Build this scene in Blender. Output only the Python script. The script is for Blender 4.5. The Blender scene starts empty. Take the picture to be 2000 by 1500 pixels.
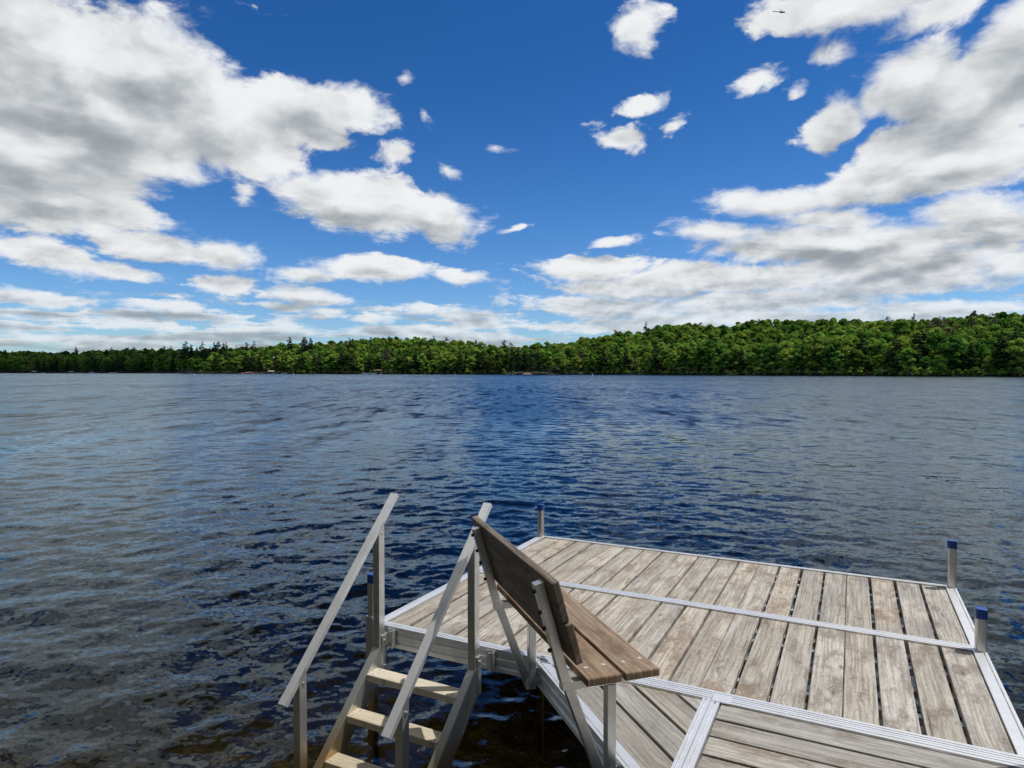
import bpy, bmesh, math, random
import numpy as np
from mathutils import Vector, Matrix

# ------------------------------------------------------------------ camera, sky, sun, exposure
SC = bpy.context.scene
COL = SC.collection
F = 1302.0                      # focal length in pixels of the 2000 px wide photograph
DECK = 0.64                     # deck height above the water
CAM_Z = DECK + 1.5324
YAW = -0.4724                   # dock direction
SUN_EL, SUN_AZ = 65.0, 88.0     # degrees; azimuth clockwise from +Y

cam_data = bpy.data.cameras.new('camera')
cam = bpy.data.objects.new('camera', cam_data)
COL.objects.link(cam)
cam.location = (0, 0, CAM_Z)
cam.rotation_euler = (math.radians(90) - math.atan(25.1 / F), 0, 0)
cam_data.sensor_width = 36.0
cam_data.lens = F / 2000 * 36
cam_data.clip_start = 0.05
cam_data.clip_end = 6000
SC.camera = cam
SC.render.resolution_x, SC.render.resolution_y = 1024, 768
SC.view_settings.view_transform = 'Standard'
SC.view_settings.look = 'None'
SC.view_settings.exposure = 0.0
SC.view_settings.gamma = 1.0

sun_data = bpy.data.lights.new('sun', 'SUN')
sun_data.energy = 3.8
sun_data.angle = math.radians(0.5)
sun_data.color = (1.0, 0.955, 0.89)
sun = bpy.data.objects.new('sun', sun_data)
COL.objects.link(sun)
_e, _a = math.radians(SUN_EL), math.radians(SUN_AZ)
SUN_DIR = Vector((math.cos(_e) * math.sin(_a), math.cos(_e) * math.cos(_a), math.sin(_e)))
sun.rotation_euler = SUN_DIR.to_track_quat('Z', 'Y').to_euler()


class NT:
    """small helper round a node tree"""
    def __init__(self, tree):
        self.t = tree
        self.n = tree.nodes
        self.l = tree.links

    def new(self, kind, **kw):
        nd = self.n.new(kind)
        for k, v in kw.items():
            setattr(nd, k, v)
        return nd

    def put(self, sock, v):
        if hasattr(v, 'is_linked') or isinstance(v, bpy.types.NodeSocket):
            self.l.new(v, sock)
        elif v is not None:
            sock.default_value = v

    def math(self, op, a, b=None, c=None, clamp=False):
        nd = self.new('ShaderNodeMath', operation=op, use_clamp=clamp)
        for i, v in enumerate((a, b, c)):
            if v is not None:
                self.put(nd.inputs[i], v)
        return nd.outputs[0]

    def vmath(self, op, a, b=None, scale=None):
        nd = self.new('ShaderNodeVectorMath', operation=op)
        self.put(nd.inputs[0], a)
        if b is not None:
            self.put(nd.inputs[1], b)
        if scale is not None:
            self.put(nd.inputs['Scale'], scale)
        return nd.outputs['Value'] if op in ('LENGTH', 'DOT_PRODUCT', 'DISTANCE') else nd.outputs['Vector']

    def comb(self, x, y, z=0.0):
        nd = self.new('ShaderNodeCombineXYZ')
        for i, v in enumerate((x, y, z)):
            self.put(nd.inputs[i], v)
        return nd.outputs[0]

    def sep(self, v):
        nd = self.new('ShaderNodeSeparateXYZ')
        self.put(nd.inputs[0], v)
        return nd.outputs

    def noise(self, vec, scale=1.0, detail=4.0, rough=0.5, dist=0.0, dims='3D', color=False, lac=2.0):
        nd = self.new('ShaderNodeTexNoise', noise_dimensions=dims)
        self.put(nd.inputs['Vector'], vec)
        self.put(nd.inputs['Scale'], scale)
        nd.inputs['Detail'].default_value = detail
        nd.inputs['Roughness'].default_value = rough
        nd.inputs['Lacunarity'].default_value = lac
        nd.inputs['Distortion'].default_value = dist
        return nd.outputs['Color' if color else 'Fac']

    def smooth(self, v, a, b, lo=0.0, hi=1.0):
        nd = self.new('ShaderNodeMapRange', interpolation_type='SMOOTHSTEP')
        self.put(nd.inputs['Value'], v)
        self.put(nd.inputs['From Min'], a)
        self.put(nd.inputs['From Max'], b)
        self.put(nd.inputs['To Min'], lo)
        self.put(nd.inputs['To Max'], hi)
        return nd.outputs['Result']

    def lin(self, v, a, b, lo=0.0, hi=1.0):
        nd = self.new('ShaderNodeMapRange')
        self.put(nd.inputs['Value'], v)
        self.put(nd.inputs['From Min'], a)
        self.put(nd.inputs['From Max'], b)
        self.put(nd.inputs['To Min'], lo)
        self.put(nd.inputs['To Max'], hi)
        return nd.outputs['Result']

    def mix(self, f, a, b, blend='MIX'):
        nd = self.new('ShaderNodeMix', data_type='RGBA', blend_type=blend)
        self.put(nd.inputs['Factor'], f)
        self.put(nd.inputs[6], a if not isinstance(a, tuple) else (*a, 1.0)[:4])
        self.put(nd.inputs[7], b if not isinstance(b, tuple) else (*b, 1.0)[:4])
        return nd.outputs[2]


def build_world():
    w = bpy.data.worlds.new('World')
    SC.world = w
    w.use_nodes = True
    nt = NT(w.node_tree)
    nt.n.clear()
    out = nt.new('ShaderNodeOutputWorld')
    sky = nt.new('ShaderNodeTexSky', sky_type='NISHITA')
    sky.sun_disc = False
    sky.sun_elevation = math.radians(SUN_EL)
    sky.sun_rotation = math.radians(SUN_AZ)
    sky.altitude = 450
    sky.air_density = 1.0
    sky.dust_density = 0.4
    sky.ozone_density = 3.0
    tint = nt.new('ShaderNodeHueSaturation')
    tint.inputs['Saturation'].default_value = 1.22
    tint.inputs['Value'].default_value = 1.0
    nt.l.new(sky.outputs[0], tint.inputs['Color'])
    gz = nt.sep(nt.new('ShaderNodeTexCoord').outputs['Generated'])[2]
    kt = nt.mix(nt.smooth(gz, 0.0, 0.46), (.66, .86, 1.13), (.30, .62, .90))
    kt = nt.mix(nt.smooth(gz, 0.52, 0.85), kt, (.58, .74, .86))
    blue = nt.mix(1.0, tint.outputs[0], kt, 'MULTIPLY')
    bg = nt.new('ShaderNodeBackground')
    bg.inputs['Strength'].default_value = 0.11
    nt.l.new(blue, bg.inputs['Color'])

    tc = nt.new('ShaderNodeTexCoord')
    x, y, z = nt.sep(tc.outputs['Generated'])
    az = nt.math('ARCTAN2', x, y)
    hyp = nt.math('SQRT', nt.math('ADD', nt.math('MULTIPLY', x, x), nt.math('MULTIPLY', y, y)))
    el = nt.math('DIVIDE', z, nt.math('MAXIMUM', hyp, 0.02))
    P = nt.comb(az, el)

    # cloud masses: centre, half sizes and tilt, given as bearings (photo pixels turned into az / el)
    C = [  # px, py, half width, half height, tilt(deg, + = right end lower), strength
        # the great left bank
        (60, 110, 330, 200, 14, 1.6), (310, 130, 205, 120, 24, 1.5), (640, 212, 168, 47, 6, 1.25),
        (430, 262, 235, 84, 6, 1.5), (575, 225, 120, 80, 10, 1.3), (90, 300, 300, 120, 4, 1.6), (170, 405, 215, 50, 7, 1.3), (540, 310, 70, 36, 30, .7),
        (300, 345, 60, 40, 0, .5), (480, 370, 40, 28, -30, .6),
        (230, 235, 210, 120, 10, 1.6), (110, 395, 260, 75, 5, 1.5), (320, 300, 120, 60, 10, 1.1),
        # the single cloud right of it
        (700, 392, 190, 76, 9, 1.5), (850, 425, 108, 58, 12, 1.35), (600, 372, 95, 44, 8, 1.1),
        # rows lower on the left
        (300, 485, 165, 36, 2, 1.3), (440, 500, 95, 36, 6, 1.2), (90, 497, 165, 36, 12, 1.2), (230, 530, 110, 22, 6, 1.0),
        (735, 527, 160, 30, 0, 1.35), (600, 540, 80, 20, 0, 1.0), (890, 540, 72, 20, 4, 1.15),
        (80, 585, 105, 26, 6, 1.1), (440, 560, 85, 20, 0, 1.0), (320, 598, 130, 17, 3, 1.0), (600, 582, 112, 24, 3, 1.15),
        (640, 610, 80, 12, 0, .8), (725, 624, 52, 14, 0, 1.15), (830, 601, 54, 13, 2, 1.1),
        (880, 619, 32, 8, 4, .7), (884, 642, 60, 11, 2, .9), (965, 655, 55, 11, 0, .8), (520, 640, 150, 11, 1, .75),
        (250, 640, 220, 10, 0, .75), (80, 660, 160, 11, 0, .75), (120, 627, 120, 8, 0, .6), (740, 645, 70, 8, 0, .7),
        # the right bank
        (1640, 12, 300, 58, 3, 1.4), (1850, 20, 130, 50, 0, 1.0), (2010, 90, 200, 110, -35, 1.5), (1890, 200, 230, 105, -30, 1.6),
        (1840, 320, 290, 78, -4, 1.5), (1625, 235, 90, 46, -22, 1.35), (1595, 262, 44, 44, 0, 1.1), (1712, 195, 60, 34, -35, 1.1), (1790, 160, 120, 90, -40, 1.6), (1730, 290, 90, 60, -20, 1.3), (1530, 395, 145, 38, 3, 1.25),
        (1680, 350, 150, 55, -22, 1.3), (1450, 385, 60, 28, 0, .9),
        (1640, 480, 340, 56, 3, 1.5), (1930, 450, 200, 46, -4, 1.3), (1400, 455, 110, 30, 6, 1.1), (1980, 520, 120, 40, -8, 1.1),
        (1150, 525, 150, 36, 2, 1.25), (1350, 545, 170, 38, 4, 1.3), (1180, 598, 220, 30, 3, 1.25), (1480, 550, 260, 34, 2, 1.2),
        (1760, 555, 300, 36, -2, 1.2), (1400, 625, 400, 22, 0, 1.1), (1150, 640, 190, 14, 0, .9), (1800, 600, 200, 18, 0, .9),
        (1750, 520, 330, 60, -2, 1.2), (1480, 590, 340, 32, 0, 1.1), (1900, 415, 150, 44, 0, 1.2), (1240, 560, 230, 36, 2, 1.1),
        (1640, 430, 150, 34, 8, 1.0), (1850, 610, 230, 22, 0, 1.0),
        # loose small clouds
        (1195, 270, 82, 40, 8, 1.0), (1262, 200, 66, 24, -10, .9), (1306, 250, 36, 24, -38, .68),
        (1246, 58, 74, 54, -18, 1.0), (1472, 160, 80, 30, -24, .8), (1186, 472, 66, 16, -3, .95),
        (1005, 447, 34, 9, -18, .7), (768, 300, 56, 25, -10, .75), (868, 318, 30, 18, 20, .62),
        (1628, 98, 50, 26, 10, .66), (1540, 190, 26, 14, -20, .5), (800, 160, 20, 12, -50, .45), (835, 230, 18, 14, 40, .4),
        (985, 288, 18, 10, 20, .4),
        # beyond the frame (seen only in the water)
        (-700, 100, 600, 260, 0, 1.4), (-600, 480, 500, 90, 0, 1.2), (2700, 150, 520, 300, 0, 1.4),
        (2700, 480, 500, 80, 0, 1.2), (60, -380, 640, 330, 10, 1.5), (2050, -420, 640, 330, -15, 1.5),
        (200, -1300, 640, 560, 0, 1.3), (1950, -1500, 640, 560, 0, 1.3),
    ]
    pit = math.atan(25.1 / F)

    def bearing(px, py):
        X, Yp = (px - 1000) / F, -(py - 750) / F
        d = (X, math.cos(pit) + Yp * math.sin(pit), -math.sin(pit) + Yp * math.cos(pit))
        return math.atan2(d[0], d[1]), d[2] / math.hypot(d[0], d[1]), math.hypot(d[0], d[1])

    grp = bpy.data.node_groups.new('cloud_mass', 'ShaderNodeTree')
    grp.interface.new_socket('Vector', in_out='INPUT', socket_type='NodeSocketVector')
    grp.interface.new_socket('Mass', in_out='OUTPUT', socket_type='NodeSocketFloat')
    g = NT(grp)
    gi = g.new('NodeGroupInput')
    go = g.new('NodeGroupOutput')
    acc = None
    vec = gi.outputs[0]
    for i, (px, py, a, b, tilt, s) in enumerate(C):
        if i and i % 16 == 0:       # work through the list in batches
            vec = g.vmath('ADD', gi.outputs[0], g.comb(0.0, 0.0, g.math('MULTIPLY', acc, 1e-7)))
        ca, ce, hy = bearing(px, py)
        mp = g.new('ShaderNodeMapping', vector_type='TEXTURE')
        mp.inputs['Location'].default_value = (ca, ce, 0)
        mp.inputs['Rotation'].default_value = (0, 0, -math.radians(tilt))
        mp.inputs['Scale'].default_value = (a / F / hy / hy, b / F / hy, 1)
        g.l.new(vec, mp.inputs['Vector'])
        ln = g.vmath('LENGTH', mp.outputs[0])
        m = g.math('MULTIPLY_ADD', ln, -s, s)
        acc = m if acc is None else g.math('SMOOTH_MAX', acc, m, 0.18)
    g.l.new(g.math('MAXIMUM', acc, -1.6), go.inputs[0])

    flat = nt.vmath('MULTIPLY', P, (1.0, 1.5, 1.0))
    k = nt.smooth(el, 0.02, 0.40, 0.25, 1.0)          # puffs shrink towards the horizon
    warp = nt.noise(flat, 5.0, 4, .55, dims='2D', color=True)
    wofs = nt.vmath('SCALE', nt.vmath('SUBTRACT', warp, (.5, .5, .5)), scale=nt.math('MULTIPLY', k, 0.075))
    Pw = nt.vmath('ADD', P, nt.vmath('MULTIPLY', wofs, (1.0, 0.75, 0.0)))

    def mass(v):
        nd = nt.new('ShaderNodeGroup')
        nd.node_tree = grp
        nt.l.new(v, nd.inputs[0])
        return nd.outputs[0]

    def two(v, s0, s1, det, rough, dist=0.0):
        big = nt.noise(nt.vmath('MULTIPLY', v, (1.0, 1.6, 1.0)), s0, det, rough, dist, dims='2D')
        small = nt.noise(nt.vmath('MULTIPLY', v, (1.0, 2.6, 1.0)), s1, det, rough, dist, dims='2D')
        return nt.math('ADD', nt.math('MULTIPLY', big, k), nt.math('MULTIPLY', small, nt.math('SUBTRACT', 1.0, k)))

    m1 = mass(Pw)
    m2 = mass(nt.vmath('ADD', Pw, nt.vmath('SCALE', (0.012, 0.045, 0.0), scale=k)))
    q = nt.vmath('ADD', P, nt.vmath('SCALE', wofs, scale=0.4))
    n1 = two(q, 12.0, 32.0, 9, .63, .2)                      # ragged edge
    s1 = two(q, 5.0, 15.0, 4, .52)                        # soft billows
    s2 = two(nt.vmath('ADD', q, nt.vmath('SCALE', (0.014, 0.034, 0.0), scale=k)), 5.0, 15.0, 4, .52)
    # thin layered streaks low over the far shore
    st = nt.noise(nt.vmath('MULTIPLY', P, (4.0, 38.0, 1.0)), 1.6, 6, .58, dims='2D')
    low = nt.math('MULTIPLY', nt.smooth(el, 0.05, 0.13, 1.0, 0.0), nt.smooth(az, -0.25, 0.1, 1.0, .75))
    streak = nt.math('MULTIPLY', nt.math('SUBTRACT', st, 0.405), nt.math('MULTIPLY', low, 5.0))
    over = nt.math('ADD', nt.math('MULTIPLY', nt.math('SUBTRACT', nt.noise(tc.outputs['Generated'], 2.6, 3, .5), .33), 5.0),
                   nt.smooth(el, .70, 1.1, -3.0, 0.0))
    m1 = nt.math('MAXIMUM', m1, over)
    m1s = nt.math('SMOOTH_MAX', m1, nt.math('SUBTRACT', streak, nt.smooth(low, 0.0, .3, 1.2, 0.0)), 0.2)

    d = nt.math('ADD', m1s, nt.math('MULTIPLY', nt.math('SUBTRACT', n1, 0.5), nt.smooth(m1s, .1, .65, 2.4, 1.1)))
    d = nt.math('ADD', d, nt.math('MULTIPLY', nt.math('SUBTRACT', s1, 0.5), 0.8))
    alpha = nt.smooth(d, 0.0, nt.smooth(s1, .35, .65, .36, .90))
    relief = nt.math('SUBTRACT', s1, s2)
    side = nt.math('SUBTRACT', m1, m2)
    body = nt.math('ADD', m1s, nt.math('MULTIPLY', nt.math('SUBTRACT', s1, .5), 1.5))
    thick = nt.smooth(body, 0.15, 1.15)
    b = nt.math('ADD', 0.80, nt.math('MULTIPLY', relief, 1.7))
    b = nt.math('ADD', b, nt.math('MULTIPLY', side, 0.34))
    b = nt.math('ADD', b, nt.math('MULTIPLY', nt.math('SUBTRACT', n1, .5), 0.7))
    b = nt.math('SUBTRACT', b, nt.math('MULTIPLY', thick, 0.33))
    b = nt.smooth(b, .05, 1.02, .37, .90)
    ccol = nt.mix(nt.smooth(b, .35, .8), (0.85, 0.93, 1.0), (0.96, 0.982, 1.0))
    ccol = nt.vmath('SCALE', ccol, scale=b)
    # far clouds seen through more air
    bgc = nt.new('ShaderNodeBackground')
    nt.l.new(ccol, bgc.inputs['Color'])
    mx = nt.new('ShaderNodeMixShader')
    air = nt.smooth(el, 0.0, 0.16, 0.72, 1.0)
    nt.l.new(nt.math('MULTIPLY', alpha, air), mx.inputs[0])
    nt.l.new(bg.outputs[0], mx.inputs[1])
    nt.l.new(bgc.outputs[0], mx.inputs[2])
    nt.l.new(mx.outputs[0], out.inputs['Surface'])
    w.cycles.sampling_method = 'MANUAL'
    w.cycles.sample_map_resolution = 512


build_world()

# ------------------------------------------------------------------ helpers
rnd = random.Random(7)
RNG = np.random.default_rng(11)


class MB:
    """collects polygons and links them as ONE mesh object"""
    def __init__(self):
        self.v, self.f, self.a = [], [], []

    def poly(self, pts, faces, attr=None):
        o = len(self.v)
        self.v += [tuple(p) for p in pts]
        self.f += [tuple(i + o for i in fc) for fc in faces]
        self.a += attr if attr is not None else [(p[0], p[1], p[2]) for p in pts]

    def box(self, c, s, R=None, attr=None):
        hx, hy, hz = s[0] / 2, s[1] / 2, s[2] / 2
        P = [Vector((sx * hx, sy * hy, sz * hz)) for sx in (-1, 1) for sy in (-1, 1) for sz in (-1, 1)]
        if R is not None:
            P = [R @ p for p in P]
        P = [p + Vector(c) for p in P]
        self.poly(P, [(0, 1, 3, 2), (4, 6, 7, 5), (0, 4, 5, 1), (2, 3, 7, 6), (0, 2, 6, 4), (1, 5, 7, 3)], attr)

    def box2(self, a, b, attr=None):
        self.box([(a[i] + b[i]) / 2 for i in range(3)], [abs(b[i] - a[i]) for i in range(3)], None, attr)

    def prism(self, pts, d, attr=None):
        """closed outline pts extruded along d"""
        n = len(pts)
        d = Vector(d)
        P = [Vector(p) for p in pts] + [Vector(p) + d for p in pts]
        fc = [tuple(range(n - 1, -1, -1)), tuple(range(n, 2 * n))]
        fc += [(i, (i + 1) % n, n + (i + 1) % n, n + i) for i in range(n)]
        self.poly(P, fc, attr)

    def bar(self, p0, p1, w, t, side=(1, 0, 0)):
        """beam from p0 to p1: w along side, t across it"""
        p0, p1 = Vector(p0), Vector(p1)
        ax = (p1 - p0).normalized()
        sd = Vector(side)
        sd = (sd - ax * sd.dot(ax)).normalized()
        up = ax.cross(sd)
        q = [p0 + sd * (a * w / 2) + up * (b * t / 2) for a, b in ((-1, -1), (1, -1), (1, 1), (-1, 1))]
        self.prism(q, p1 - p0)

    def tube(self, p0, p1, r0, r1=None, n=8):
        r1 = r0 if r1 is None else r1
        p0, p1 = Vector(p0), Vector(p1)
        ax = (p1 - p0).normalized()
        sd = ax.orthogonal().normalized()
        up = ax.cross(sd)
        P = []
        for p, r in ((p0, r0), (p1, r1)):
            P += [p + (sd * math.cos(i * 2 * math.pi / n) + up * math.sin(i * 2 * math.pi / n)) * r for i in range(n)]
        self.poly(P, [tuple(range(n - 1, -1, -1)), tuple(range(n, 2 * n))] +
                  [(i, (i + 1) % n, n + (i + 1) % n, n + i) for i in range(n)])

    def chain(self, pts, rads, n=8):
        """one continuous tapered tube through pts"""
        P, fc = [], []
        for i, p in enumerate(pts):
            p = Vector(p)
            a = Vector(pts[max(i - 1, 0)])
            b = Vector(pts[min(i + 1, len(pts) - 1)])
            ax = (b - a).normalized()
            sd = ax.cross(Vector((0.13, 0.2, 1)) if abs(ax.z) < .9 else Vector((0, 1, 0.1))).normalized()
            up = ax.cross(sd)
            P += [p + (sd * math.cos(j * 2 * math.pi / n) + up * math.sin(j * 2 * math.pi / n)) * rads[i] for j in range(n)]
        for i in range(len(pts) - 1):
            fc += [(i * n + j, i * n + (j + 1) % n, (i + 1) * n + (j + 1) % n, (i + 1) * n + j) for j in range(n)]
        fc += [tuple(range(n - 1, -1, -1)), tuple((len(pts) - 1) * n + j for j in range(n))]
        self.poly(P, fc)

    def build(self, name, m, parent=None, bevel=0.0, smooth=False):
        me = bpy.data.meshes.new(name)
        me.from_pydata(self.v, [], self.f)
        at = me.attributes.new('wood', 'FLOAT_VECTOR', 'POINT')
        at.data.foreach_set('vector', np.array(self.a, dtype=np.float32).ravel())
        bm = bmesh.new()
        bm.from_mesh(me)
        bmesh.ops.recalc_face_normals(bm, faces=bm.faces)
        bm.to_mesh(me)
        bm.free()
        if smooth:
            me.polygons.foreach_set('use_smooth', [True] * len(me.polygons))
        me.materials.append(m)
        o = bpy.data.objects.new(name, me)
        COL.objects.link(o)
        if parent is not None:
            o.parent = parent
        if bevel:
            b = o.modifiers.new('bevel', 'BEVEL')
            b.width = bevel
            b.segments = 2
            b.limit_method = 'ANGLE'
            b.angle_limit = math.radians(40)
        return o


def np_mesh(name, V, Fq, m, parent=None, attrs=None, smooth=False):
    me = bpy.data.meshes.new(name)
    n, k = Fq.shape
    me.vertices.add(len(V))
    me.vertices.foreach_set('co', np.ascontiguousarray(V, dtype=np.float32).ravel())
    me.loops.add(n * k)
    me.loops.foreach_set('vertex_index', np.ascontiguousarray(Fq, dtype=np.int32).ravel())
    me.polygons.add(n)
    me.polygons.foreach_set('loop_start', np.arange(0, n * k, k, dtype=np.int32))
    if smooth:
        me.polygons.foreach_set('use_smooth', np.ones(n, dtype=bool))
    for an, arr in (attrs or {}).items():
        a = me.attributes.new(an, 'FLOAT', 'POINT')
        a.data.foreach_set('value', np.ascontiguousarray(arr, dtype=np.float32))
    me.update(calc_edges=True)
    me.materials.append(m)
    o = bpy.data.objects.new(name, me)
    COL.objects.link(o)
    if parent is not None:
        o.parent = parent
    return o


def empty(name, loc=(0, 0, 0), rz=0.0, parent=None):
    o = bpy.data.objects.new(name, None)
    o.empty_display_size = 0.2
    COL.objects.link(o)
    o.location = loc
    o.rotation_euler = (0, 0, rz)
    if parent is not None:
        o.parent = parent
    return o


def tag(o, label=None, cat=None, group=None, kind=None):
    for k, v in (('label', label), ('category', cat), ('group', group), ('kind', kind)):
        if v:
            o[k] = v
    return o


def copy_tree(o, parent=None):
    c = o.copy()
    COL.objects.link(c)
    if parent is not None:
        c.parent = parent
    for ch in list(o.children):
        copy_tree(ch, c)
    return c


def at(px, D, z=0.0):
    """point at depth D under the photograph's column px"""
    return Vector(((px - 1000) / F * D, D, z))


# ------------------------------------------------------------------ materials
def material(name):
    m = bpy.data.materials.new(name)
    m.use_nodes = True
    nt = NT(m.node_tree)
    nt.n.clear()
    out = nt.new('ShaderNodeOutputMaterial')
    return m, nt, out


def principled(nt, out, **kw):
    p = nt.new('ShaderNodeBsdfPrincipled')
    for k, v in kw.items():
        nt.put(p.inputs[k.replace('_', ' ')], v if not (isinstance(v, tuple) and len(v) == 3) else (*v, 1.0))
    nt.l.new(p.outputs[0], out.inputs['Surface'])
    return p


def bump(nt, h, strength, dist):
    b = nt.new('ShaderNodeBump')
    b.inputs['Strength'].default_value = strength
    b.inputs['Distance'].default_value = dist
    nt.put(b.inputs['Height'], h)
    return b.outputs[0]


def wood(name, pale, mid, brown, dark, wear=0.5, rough=0.8, flecks=1.0, spec=0.3):
    """weathered board: grain follows the 'wood' attribute (across, along, board number)"""
    m, nt, out = material(name)
    at_ = nt.new('ShaderNodeAttribute', attribute_name='wood')
    x, y, bid = nt.sep(at_.outputs['Vector'])
    idz = nt.math('MULTIPLY', bid, 7.31)
    # knots
    kv = nt.comb(nt.math('MULTIPLY', x, 9.0), nt.math('MULTIPLY', y, 2.6), idz)
    vo = nt.new('ShaderNodeTexVoronoi', feature='F1')
    nt.put(vo.inputs['Vector'], kv)
    vo.inputs['Scale'].default_value = 1.0
    kd = vo.outputs['Distance']
    kmask = nt.smooth(kd, 0.05, 0.30, 1.0, 0.0)
    xw = nt.math('ADD', x, nt.math('MULTIPLY', kmask, 0.022))
    wob = nt.noise(nt.comb(nt.math('MULTIPLY', x, 6.0), nt.math('MULTIPLY', y, 1.6), idz), 1.0, 3, .5)
    xw = nt.math('ADD', xw, nt.math('MULTIPLY', wob, 0.03))
    grain = nt.noise(nt.comb(nt.math('MULTIPLY', xw, 95.0), nt.math('MULTIPLY', y, 2.4), idz), 1.0, 6, .62)
    fibre = nt.noise(nt.comb(nt.math('MULTIPLY', xw, 420.0), nt.math('MULTIPLY', y, 14.0), idz), 1.0, 3, .6)
    patch = nt.noise(nt.comb(nt.math('MULTIPLY', x, 9.0), nt.math('MULTIPLY', y, 4.0), nt.math('ADD', idz, 3.3)), 1.0, 6, .66)
    fleck = nt.noise(nt.comb(nt.math('MULTIPLY', x, 70.0), nt.math('MULTIPLY', y, 34.0), idz), 1.0, 5, .65)
    wn = nt.new('ShaderNodeTexWhiteNoise', noise_dimensions='1D')
    nt.put(wn.inputs['W'], bid)
    r1 = wn.outputs['Value']
    c = nt.mix(nt.smooth(grain, .36, .64), mid, pale)
    bw = nt.smooth(nt.math('ADD', patch, nt.math('MULTIPLY', nt.math('SUBTRACT', r1, .5), .16)), .62 - .2 * wear, .80 - .2 * wear)
    bw = nt.math('MULTIPLY', bw, nt.smooth(grain, .30, .60, .55, 1.0))
    c = nt.mix(nt.math('MULTIPLY', bw, .8), c, brown)
    c = nt.mix(nt.math('MULTIPLY', nt.smooth(fleck, .56, .70), .65 * flecks), c, pale)
    c = nt.mix(nt.math('MULTIPLY', nt.smooth(fleck, .44, .30), .45 * flecks), c, brown)
    crack = nt.smooth(grain, .34, .27)
    c = nt.mix(nt.math('MULTIPLY', crack, .75), c, dark)
    c = nt.mix(nt.math('MULTIPLY', nt.smooth(fibre, .46, .30), .45), c, dark)
    ring = nt.math('SINE', nt.math('MULTIPLY', kd, 60.0))
    kn = nt.smooth(kd, 0.13, 0.07)
    c = nt.mix(nt.math('MULTIPLY', kn, .55), c, brown)
    c = nt.mix(nt.math('MULTIPLY', kn, nt.smooth(ring, .2, .9, 0, .6)), c, dark)
    hs = nt.new('ShaderNodeHueSaturation')
    nt.put(hs.inputs['Color'], c)
    nt.put(hs.inputs['Value'], nt.lin(r1, 0, 1, .72, 1.16))
    nt.put(hs.inputs['Saturation'], nt.lin(nt.math('FRACT', nt.math('MULTIPLY', r1, 13.7)), 0, 1, 1.25, .6))
    h = nt.math('ADD', nt.math('MULTIPLY', grain, .8), nt.math('MULTIPLY', fibre, .35))
    h = nt.math('ADD', h, nt.math('MULTIPLY', fleck, .45 * flecks))
    p = principled(nt, out, Roughness=rough)
    p.inputs['Specular IOR Level'].default_value = spec
    nt.put(p.inputs['Base Color'], hs.outputs[0])
    nt.put(p.inputs['Normal'], bump(nt, h, .55, .004))
    return m


def metal(name, col, rough=.38, stain=None, metallic=.96):
    m, nt, out = material(name)
    tc = nt.new('ShaderNodeTexCoord')
    ob = tc.outputs['Object']
    n1 = nt.noise(ob, 9.0, 6, .6)
    n2 = nt.noise(nt.vmath('MULTIPLY', ob, (160.0, 160.0, 12.0)), 1.0, 3, .5)
    n3 = nt.noise(ob, 70.0, 4, .7)
    c = nt.mix(nt.smooth(n1, .35, .7), col, tuple(v * .80 for v in col))
    c = nt.mix(nt.math('MULTIPLY', nt.smooth(n3, .60, .72), .35), c, tuple(v * .55 for v in col))
    if stain:
        g = nt.new('ShaderNodeNewGeometry')
        wz = nt.sep(g.outputs['Position'])[2]
        s = nt.smooth(nt.math('ADD', wz, nt.math('MULTIPLY', nt.math('SUBTRACT', n1, .5), .12)), .10, .34, 1.0, 0.0)
        c = nt.mix(nt.math('MULTIPLY', s, .85), c, stain)
    p = principled(nt, out, Metallic=metallic)
    nt.put(p.inputs['Base Color'], c)
    nt.put(p.inputs['Roughness'], nt.math('ADD', rough, nt.math('MULTIPLY', nt.math('SUBTRACT', n1, .4), .35)))
    nt.put(p.inputs['Normal'], bump(nt, n2, .10, .001))
    return m


def plain(name, col, rough=.5, metallic=0.0, var=.15, scale=8.0):
    m, nt, out = material(name)
    tc = nt.new('ShaderNodeTexCoord')
    n = nt.noise(tc.outputs['Object'], scale, 4, .6)
    c = nt.mix(nt.smooth(n, .3, .7), tuple(v * (1 - var) for v in col), tuple(min(1, v * (1 + var)) for v in col))
    p = principled(nt, out, Roughness=rough, Metallic=metallic)
    nt.put(p.inputs['Base Color'], c)
    return m


M = {}
M['deck'] = wood('weathered_deck_wood', (.51, .472, .412), (.285, .255, .215), (.165, .122, .083), (.040, .032, .026), wear=.70, flecks=1.35)
M['deck_grey'] = wood('grey_deck_wood', (.39, .37, .335), (.225, .208, .183), (.165, .122, .083), (.045, .037, .029), wear=.45, flecks=.9)
M['bench'] = wood('bench_wood', (.33, .24, .155), (.17, .104, .062), (.10, .060, .034), (.028, .021, .016), wear=.6, flecks=.35)
M['back'] = wood('bench_back_wood', (.27, .19, .125), (.115, .080, .053), (.075, .046, .028), (.025, .019, .015), wear=.6, flecks=.3)
M['step'] = wood('step_wood', (.64, .56, .42), (.52, .44, .30), (.44, .33, .18), (.13, .10, .07), wear=.35, flecks=.2, rough=.7)
M['alu'] = metal('aluminium', (.72, .715, .69), .30, stain=(.50, .33, .14), metallic=.80)
M['alu_rail'] = metal('aluminium_rail', (.84, .85, .855), .40, metallic=.60)
M['bolt'] = metal('bolt_steel', (.74, .70, .62), .45, metallic=.5)
M['bolt_dark'] = metal('dark_bolt', (.06, .055, .05), .6, metallic=.5)
M['cap'] = plain('blue_plastic', (.010, .052, .27), .38, var=.1)
M['cap_dark'] = M['cap']

# ------------------------------------------------------------------ lake bed, water, far ground
cY, sY = math.cos(YAW), math.sin(YAW)


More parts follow.
